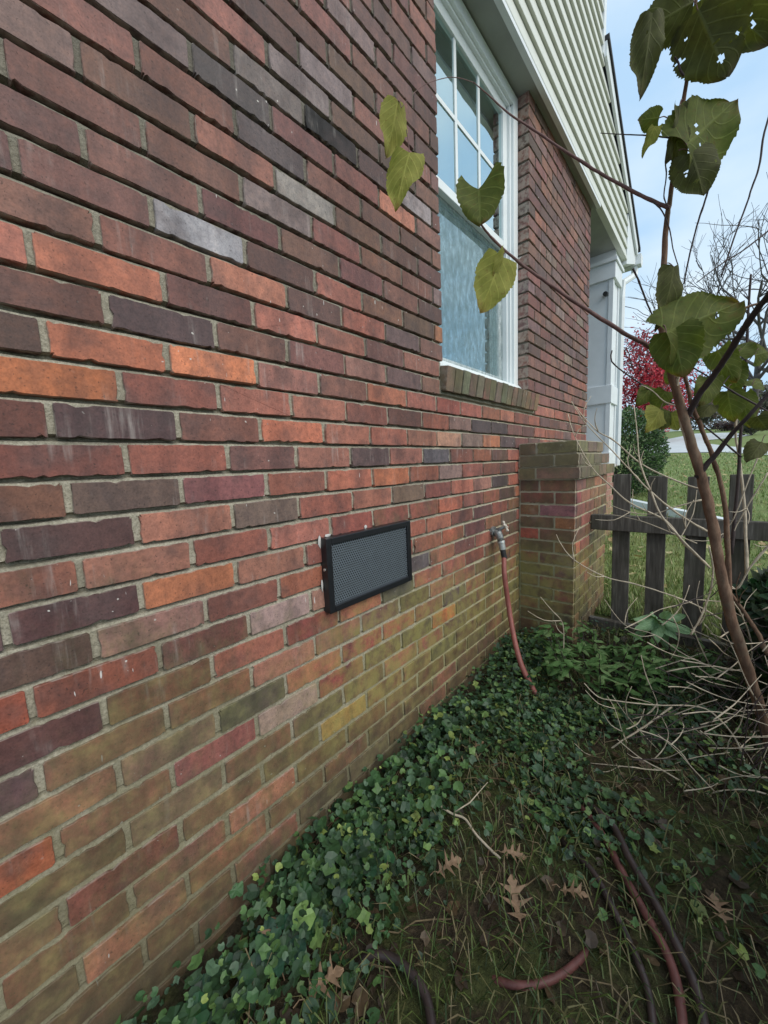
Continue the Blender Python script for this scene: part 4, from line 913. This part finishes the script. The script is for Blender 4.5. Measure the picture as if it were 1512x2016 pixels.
for k in range(70):      # trailing runners among the ivy
    x, y = r2.uniform(.02, .6), r2.uniform(.1, 2.1); a = r2.uniform(0, 6.28); q = []
    for j in range(5):
        q.append((x, y, gz(x, y) + .012 + .02 * r2.random())); a += r2.uniform(-.6, .6); x += math.cos(a) * .045; y += math.sin(a) * .045
        if x < .01: x = .02
    gr.tube(q, .0014, 4, col=r2.choice([(.16, .10, .06), (.10, .11, .04), (.22, .17, .10)]))
tag(gr.build('grass', M['cover']), 'thin mixed green and dry grass blades over the bare soil', 'grass', kind='stuff')
li = MB()
for k in range(800):
    x, y = r2.uniform(.1, 1.8), r2.uniform(.0, 2.5)
    if y > 2.15 and x < .36: continue
    col = r2.choice([(.07, .046, .024), (.045, .03, .018), (.11, .075, .042), (.055, .038, .024)])
    small_leaf(li, (x, y, gz(x, y) + r2.uniform(.004, .02)), r2.uniform(.008, .022), (r2.gauss(0, .35), r2.gauss(0, .35), 1), col, False, r2)
for k in range(260):
    x, y = r2.uniform(.1, 1.6), r2.uniform(.1, 2.4); a = r2.uniform(0, 3.14); L = r2.uniform(.05, .16); z = gz(x, y) + .012
    li.tube([(x, y, z), (x + math.cos(a) * L * .5, y + math.sin(a) * L * .5, z + r2.uniform(0, .02)), (x + math.cos(a + .3) * L, y + math.sin(a + .3) * L, z)], .0013, 4, col=r2.choice([(.22, .17, .10), (.10, .07, .045)]))
tag(li.build('leaf_litter', M['cover']), 'scattered brown leaf litter and broken twigs on the soil', 'litter', kind='stuff')
# big round leaves in the ivy by the wall foot
def round_plant(px, py, r, col, k):
    p = ong(px, py, .05); mb = MB(); small_leaf(mb, (p.x, p.y, p.z), r, (.25, -.2, 1), col, False, random.Random(k))
    mb.tube([(p.x, p.y, p.z - .004), (p.x + .01, p.y, gz(p.x, p.y) - .01)], .0018, 5, col=(.06, .09, .04)); return mb
rm_ = MB()
for k in range(70):
    px = r2.uniform(330, 800); y0 = 1990 - (px - 330) * .98; py = y0 + r2.uniform(5, 130)
    mb = round_plant(px, py, r2.uniform(.012, .028), tuple(v * r2.uniform(.7, 1.3) for v in (.030, .078, .036)), k)
    rm_.v, o = rm_.v + mb.v, len(rm_.v); rm_.f += [tuple(i + o for i in f) for f in mb.f]; rm_.c += mb.c
tag(rm_.build('round_leaf_weeds', M['cover']), 'mat of round bluish green weed leaves hugging the wall foot', 'weeds', kind='stuff')

# fallen oak leaves
M['oak'] = simple('dry_oak_leaf', (.23, .145, .085), .7, .3, 60, bump=.3)
def oak(px, py, size, rot, label, mat='oak'):
    p = ong(px, py, .02); mb = MB(); prof = [(0, .02), (.10, .04), (.18, .30), (.24, .06), (.36, .07), (.44, .46), (.50, .08), (.60, .08), (.70, .38), (.75, .07), (.86, .14), (1, .02)]
    r3 = random.Random(px); vs_ = []
    for t, w in prof:
        for s_ in (-1, 0, 1): vs_.append((t - .5 + (.10 if s_ and w > .3 else 0), s_ * w, .10 * math.sin(t * 4 + px) + (.13 * w * w * 4 if s_ else 0) + r3.uniform(-.02, .02)))
    f = [(i * 3 + j, i * 3 + 3 + j, i * 3 + 4 + j, i * 3 + 1 + j) for i in range(len(prof) - 1) for j in (0, 1)]
    mb.add([(a * size, b * size, c * size) for a, b, c in vs_], f); mb.tube([(-.5 * size, 0, .0), (-.62 * size, .02 * size, .005), (-.78 * size, .0, .0)], .0012, 5)
    o = mb.build('oak_leaf', M[mat]); o.location = (p.x, p.y, gz(p.x, p.y) + .028); o.rotation_euler = (r3.uniform(-.2, .2), r3.uniform(-.25, .1), rot); sm = o.modifiers.new('s', 'SOLIDIFY'); sm.thickness = .0006
    tag(o, label, 'leaf', 'fallen oak leaves')
oak(1015, 1775, .095, 2.2, 'tan lobed oak leaf lying on bare soil beyond the red hose loop')
oak(1012, 1688, .07, .6, 'small pale oak leaf lying near the bent dry stick')
oak(885, 1712, .075, 1.0, 'pale curled oak leaf on soil between stick and ivy')
oak(545, 1862, .10, 2.8, 'brown oak leaf caught in weeds at the wall foot')
oak(640, 1945, .09, 1.2, 'reddish tan oak leaf in weeds beside the dark curling hose')
oak(1130, 1765, .065, .3, 'narrow tan oak leaf against the thin dark hose')
oak(940, 1470, .055, .9, 'small tan oak leaf on top of the ivy')
oak(1415, 1795, .07, 1.9, 'dull brown oak leaf beyond the hoses under bare twigs')
# dry stick
sp_ = [ong(px, py, .03) for px, py in ((868, 1588), (890, 1602), (915, 1612), (935, 1640), (965, 1672), (985, 1690))]
tag(MB().tube(smooth_path(sp_), .0035, 6).tube([sp_[1], ong(925, 1580, .06), ong(960, 1540, .05)], [.0025, .002, .0012], 5).build('dry_stick', M['twig_pale'], smooth=True), 'bent pale dry stick lying across the bare soil', 'stick')
def rock(px, py, sx, sy, sz, seed, label):
    p = ong(px, py); bm = bmesh.new(); bmesh.ops.create_icosphere(bm, subdivisions=3, radius=1)
    for v in bm.verts:
        n = noise.noise(v.co * 1.4 + Vector((seed, 0, 0))); v.co *= 1 + .28 * n; v.co.z = max(-.8, min(.34, v.co.z)); v.co = Vector((v.co.x * sx, v.co.y * sy, v.co.z * sz))
    me = bpy.data.meshes.new('stone'); bm.to_mesh(me); bm.free(); me.materials.append(M['stone']); me.polygons.foreach_set('use_smooth', [True] * len(me.polygons))
    o = bpy.data.objects.new('stone', me); COL.objects.link(o); o.location = (p.x, p.y, gz(p.x, p.y) - sz * .05); o.rotation_euler = (0, 0, seed); tag(o, label, 'stone')
rock(1265, 1430, .115, .085, .05, 1.2, 'flat mossy stone behind the arching pale twigs')

# dense dark bush, added mostly out of view to shade the bed
bush = empty('added_shade_bush', 'big dark evergreen bush added mostly out of view to shade the bed', 'shrub'); r2 = random.Random(61); bs = MB(); bf = MB()
for cx, cy, rr_, hh in ((1.85, 1.15, .62, .80), (1.30, 2.14, .34, .66), (1.95, .35, .6, .8)):
    z0 = gz(cx, cy)
    for k in range(12):
        a = r2.uniform(0, 6.28); bs.tube([(cx, cy, z0 - .05), (cx + math.cos(a) * rr_ * .4, cy + math.sin(a) * rr_ * .4, z0 + hh * .5), (cx + math.cos(a) * rr_ * .75, cy + math.sin(a) * rr_ * .75, z0 + hh * r2.uniform(.6, 1))], [.02, .012, .005], 5)
    for k in range(6500):
        d = Vector((r2.gauss(0, 1), r2.gauss(0, 1), r2.gauss(0, 1))).normalized(); q = (.5 + .5 * r2.random() ** .5) * (1 + .2 * noise.noise(d * 2.6 + Vector((cx, cy, 0)))); p = Vector((cx, cy, z0 + hh * .5)) + Vector((d.x * rr_, d.y * rr_, d.z * hh * .55)) * q
        if p.z < z0 + .02: continue
        u = (d * .6 + Vector((r2.gauss(0, .6), r2.gauss(0, .6), r2.gauss(.2, .5)))).normalized(); w = u.orthogonal().normalized(); s_ = r2.uniform(.018, .034)
        bf.add([p - u * s_, p + w * s_ * .5, p + u * s_, p - w * s_ * .5], [(0, 1, 2, 3)], tuple(v * r2.uniform(.7, 1.3) for v in r2.choice([(.025, .055, .02), (.04, .08, .028), (.018, .036, .015)])))
bs.build('stems', M['twig_dark'], bush); bf.build('foliage', M['cover'], bush)

# ------------------------------------------------------------------ lawn details beyond the fence
ed = [at(1236, 985, 6.2), at(1300, 1000, 5.4), at(1352, 1015, 4.8), at(1440, 1035, 4.3)]
P = []
for px, py in ((1225, 992), (1290, 1008), (1352, 1022), (1432, 1040)):
    q = ong(px, py); P.append((q.x, q.y, q.z))
e = MB()
for i in range(len(P) - 1):
    a, b = Vector(P[i]), Vector(P[i + 1]); s = (b - a).cross(Vector((0, 0, 1))).normalized() * .05; u = Vector((0, 0, .10))
    e.add([a - s, a + s, b + s, b - s, a - s + u, a + s + u, b + s + u, b - s + u], [(4, 5, 6, 7), (0, 1, 5, 4), (1, 2, 6, 5), (2, 3, 7, 6), (3, 0, 4, 7)])
tag(e.build('lawn_edging', M['trim']), 'low white edging border on the lawn beyond the fence', 'edging')
lg = MB(); r2 = random.Random(19)
for k in range(30000):
    y = 2.7 + 13.5 * r2.random() ** 2.0; x = .9 - y * .17 + (y * .12 + .9) * r2.uniform(-1, 1.35)
    z = gz(x, y); a = r2.uniform(0, 6.28); L = r2.uniform(.03, .08); d = Vector((math.cos(a) * .5, math.sin(a) * .5, 1)).normalized(); s = Vector((-math.sin(a), math.cos(a), 0)) * (.0022 + y * .0006)
    b = Vector((x, y, z)); col = r2.choices([(.16, .24, .07), (.24, .33, .10), (.34, .38, .16), (.40, .36, .19), (.11, .16, .05)], [3, 4, 2, 1, 2])[0]
    lg.add([b - s, b + s, b + d * L], [(0, 1, 2)], col)
tag(lg.build('lawn_grass', M['cover']), 'bright green mown lawn beyond the picket fence', 'grass', kind='stuff')
ll = MB()
for k in range(700):
    y = 3 + 13 * r2.random(); x = .9 - y * .17 + (y * .12 + .9) * r2.uniform(-1, 1.35)
    small_leaf(ll, (x, y, gz(x, y) + .045), r2.uniform(.02, .045), (r2.gauss(0, .3), r2.gauss(0, .3), 1), r2.choice([(.42, .36, .16), (.36, .27, .13), (.48, .43, .22)]), True, r2)
tag(ll.build('lawn_leaves', M['cover']), 'yellowed fallen leaves dotted over the lawn', 'fallen leaves', kind='stuff')

# ------------------------------------------------------------------ trees and shrubs
def leaf_cloud(mb, centre, rad, n, size, cols, r2, clumps=18, shell=.5):
    cs = []
    for k in range(clumps):
        d = Vector((r2.gauss(0, 1), r2.gauss(0, 1), r2.gauss(0, 1))).normalized() * (shell + (1 - shell) * r2.random()) * r2.uniform(.75, 1.0)
        cs.append((Vector((centre[0] + d.x * rad[0], centre[1] + d.y * rad[1], centre[2] + d.z * rad[2])), r2.uniform(.22, .42), r2.uniform(.75, 1.25)))
    for k in range(n):
        c, cr, br = r2.choice(cs); p = c + Vector((r2.gauss(0, .5) * rad[0], r2.gauss(0, .5) * rad[1], r2.gauss(0, .5) * rad[2])) * cr
        u = Vector((r2.gauss(0, 1), r2.gauss(0, 1), r2.gauss(0, 1))).normalized(); w = u.orthogonal().normalized(); s = size * r2.uniform(.6, 1.3); col = tuple(v * br * r2.uniform(.8, 1.2) for v in r2.choice(cols))
        mb.add([p - u * s, p + w * s * .55, p + u * s, p - w * s * .55], [(0, 1, 2, 3)], col)
def limbs(mb, base, d, L, r, depth, r2, spread=.55):
    p = [Vector(base)]; dd = Vector(d).normalized()
    for k in range(3):
        dd = (dd + Vector((r2.gauss(0, .12), r2.gauss(0, .12), r2.gauss(.05, .1)))).normalized(); p.append(p[-1] + dd * L / 3)
    mb.tube(p, [r, r * .88, r * .76, r * .66], 6 if depth > 2 else 4, cap=False)
    if depth == 0: return
    for k in range(r2.choice([2, 3, 3])):
        nd = (dd + Vector((r2.gauss(0, spread), r2.gauss(0, spread), r2.gauss(.1, spread * .6)))).normalized()
        limbs(mb, p[r2.choice([2, 3, 3])], nd, L * r2.uniform(.62, .85), r * .62, depth - 1, r2, spread)
def ongp(px, Y):
    """a point of the lawn at distance Y in the column of the picture px"""
    d = ray(px, 880); p = CAM + d * ((Y - CAM.y) / d.y); return Vector((p.x, Y, gz(p.x, Y)))
def bare_tree(px, Y, L, r, seed, label, depth=5):
    t = empty('bare_tree', label, 'tree', 'bare trees beyond the driveway'); b = ongp(px, Y); r3 = random.Random(seed); tr = MB(); top = b + Vector((r3.gauss(0, .1), 0, L * .9)); tr.tube([b - Vector((0, 0, .2)), b.lerp(top, .5), top], [r * 1.3, r, r * .85], 8); tr.build('trunk', M['bark_far'], t, smooth=True)
    cr = MB()
    for k in range(5): limbs(cr, b.lerp(top, r3.uniform(.6, 1)), (r3.gauss(0, .6), r3.gauss(0, .6), r3.uniform(.4, 1)), L * .8, r * .55, depth - 1, r3)
    cr.build('crown', M['bark_far'], t)
# red maple
mt = empty('red_maple', 'crimson leaved maple standing behind the porch and round shrub', 'tree'); b = ongp(1290, 26); r2 = random.Random(3); tr = MB()
tr.tube([b, b + Vector((.05, 0, 1.2)), b + Vector((0, 0, 2.4))], [.14, .11, .09], 8)
tr.build('trunk', M['bark_far'], mt, smooth=True); cr = MB()
for k in range(6): limbs(cr, b + Vector((0, 0, 1.0 + .25 * k)), (r2.gauss(0, .6), r2.gauss(0, .6), .9), 1.7, .06, 3, r2)
cr.build('branches', M['bark_far'], mt)
M['maple'] = cover_mat('red_maple_leaf', 0, 0)
ml = MB(); leaf_cloud(ml, (b.x, b.y, b.z + 3.3), (2.5, 2.2, 3.2), 8500, .088, [(.30, .012, .028), (.40, .02, .04), (.20, .008, .018), (.46, .04, .06)], r2, 46, .15)
ml.build('crown', M['maple'], mt)
# round evergreen by the porch
es = empty('round_evergreen', 'dense round evergreen shrub beside the white porch column', 'shrub'); b = ongp(1228, 7.6); r2 = random.Random(8); ev = MB()
core_ = MB()
for k in range(14):
    a = r2.uniform(0, 6.28); core_.tube([b + Vector((0, 0, -.05)), b + Vector((math.cos(a) * .2, math.sin(a) * .2, .5)), b + Vector((math.cos(a) * .38, math.sin(a) * .38, r2.uniform(.7, 1.2)))], [.02, .012, .005], 5)
core_.build('stems', M['twig_dark'], es)
for k in range(15000):
    d = Vector((r2.gauss(0, 1), r2.gauss(0, 1), r2.gauss(0, 1))).normalized(); q = (.55 + .45 * r2.random() ** .5) * (1 + .13 * noise.noise(d * 3.2)); p = b + Vector((0, 0, .72)) + Vector((d.x * .62, d.y * .6, d.z * .76)) * q
    if p.z < gz(p.x, p.y) + .02: continue
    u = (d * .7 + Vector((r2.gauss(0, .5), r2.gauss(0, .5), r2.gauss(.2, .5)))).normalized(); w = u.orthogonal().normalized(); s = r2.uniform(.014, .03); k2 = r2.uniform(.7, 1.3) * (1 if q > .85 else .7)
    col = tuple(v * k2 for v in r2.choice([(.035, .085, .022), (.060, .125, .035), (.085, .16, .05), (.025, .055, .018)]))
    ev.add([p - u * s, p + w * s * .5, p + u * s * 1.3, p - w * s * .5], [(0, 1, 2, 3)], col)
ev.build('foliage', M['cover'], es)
# far shrubs and bare trees
def far_shrub(px, Y, rad, n, size, cols, seed, name, label, group=None):
    p = empty(name, label, 'shrub', group); b = ongp(px, Y); r3 = random.Random(seed); mb = MB(); leaf_cloud(mb, (b.x, b.y, b.z + rad[2] * .8), rad, n, size, cols, r3, 26, .2); mb.build('foliage', M['cover'], p)
    st = MB()
    for k in range(7): limbs(st, b, (r3.gauss(0, .5), r3.gauss(0, .5), 1), rad[2] * .7, .03, 2, r3)
    st.build('stems', M['bark_far'], p)
far_shrub(1400, 42, (2.2, 1.5, 1.9), 3500, .12, [(.16, .15, .11), (.22, .20, .16), (.11, .11, .075)], 21, 'far_shrub', 'grey brown autumn shrub on the rise beyond the driveway')
far_shrub(1365, 46, (1.5, 1.3, 1.6), 1800, .12, [(.10, .115, .07), (.14, .15, .09)], 22, 'far_shrub', 'dull green shrub behind the sapling trunk beyond the driveway')
far_shrub(1438, 36, (1.5, .9, .42), 1500, .07, [(.045, .022, .02), (.07, .035, .028), (.02, .018, .016)], 23, 'low_dark_shrub', 'low dark reddish shrub bed at the top of the driveway')
far_shrub(1495, 44, (2.6, 1.6, 2.2), 3000, .12, [(.13, .13, .085), (.19, .175, .13)], 24, 'far_shrub', 'large brownish shrub below the bare trees beyond the driveway')
far_shrub(1478, 27, (.9, .8, .5), 1200, .06, [(.05, .075, .03), (.09, .10, .045)], 25, 'far_shrub', 'small green shrub on the grass strip between the driveway arms')
bare_tree(1478, 30, 4.3, .15, 31, 'tall grey bare tree nearest the driveway')
bare_tree(1530, 36, 5.2, .22, 32, 'thick trunked bare tree spreading over the far lawn')
bare_tree(1440, 50, 3.4, .18, 33, 'thin bare tree behind the grey brown shrub')
# white house beyond the driveway
fh = empty('far_white_house', 'small white house with grey roof far beyond the driveway', 'house'); b = ongp(1322, 58)
MB().box(b.x - 3.6, b.x + .6, b.y, b.y + 6, b.z - .5, b.z + 2.5).build('wall', M['trim'], fh)
MB().prism([(b.y - .3, b.z + 2.45), (b.y + 6.3, b.z + 2.45), (b.y + 3, b.z + 4.2)], 'x', b.x - 3.8, b.x + .8).build('roof', simple('grey_shingle', (.16, .16, .17), .9, .2, 3), fh)
for dx in (-2.6, -.8): MB().box(b.x + dx - .4, b.x + dx + .4, b.y - .03, b.y + .01, b.z + .9, b.z + 2.0).build('window', M['dark'], fh)
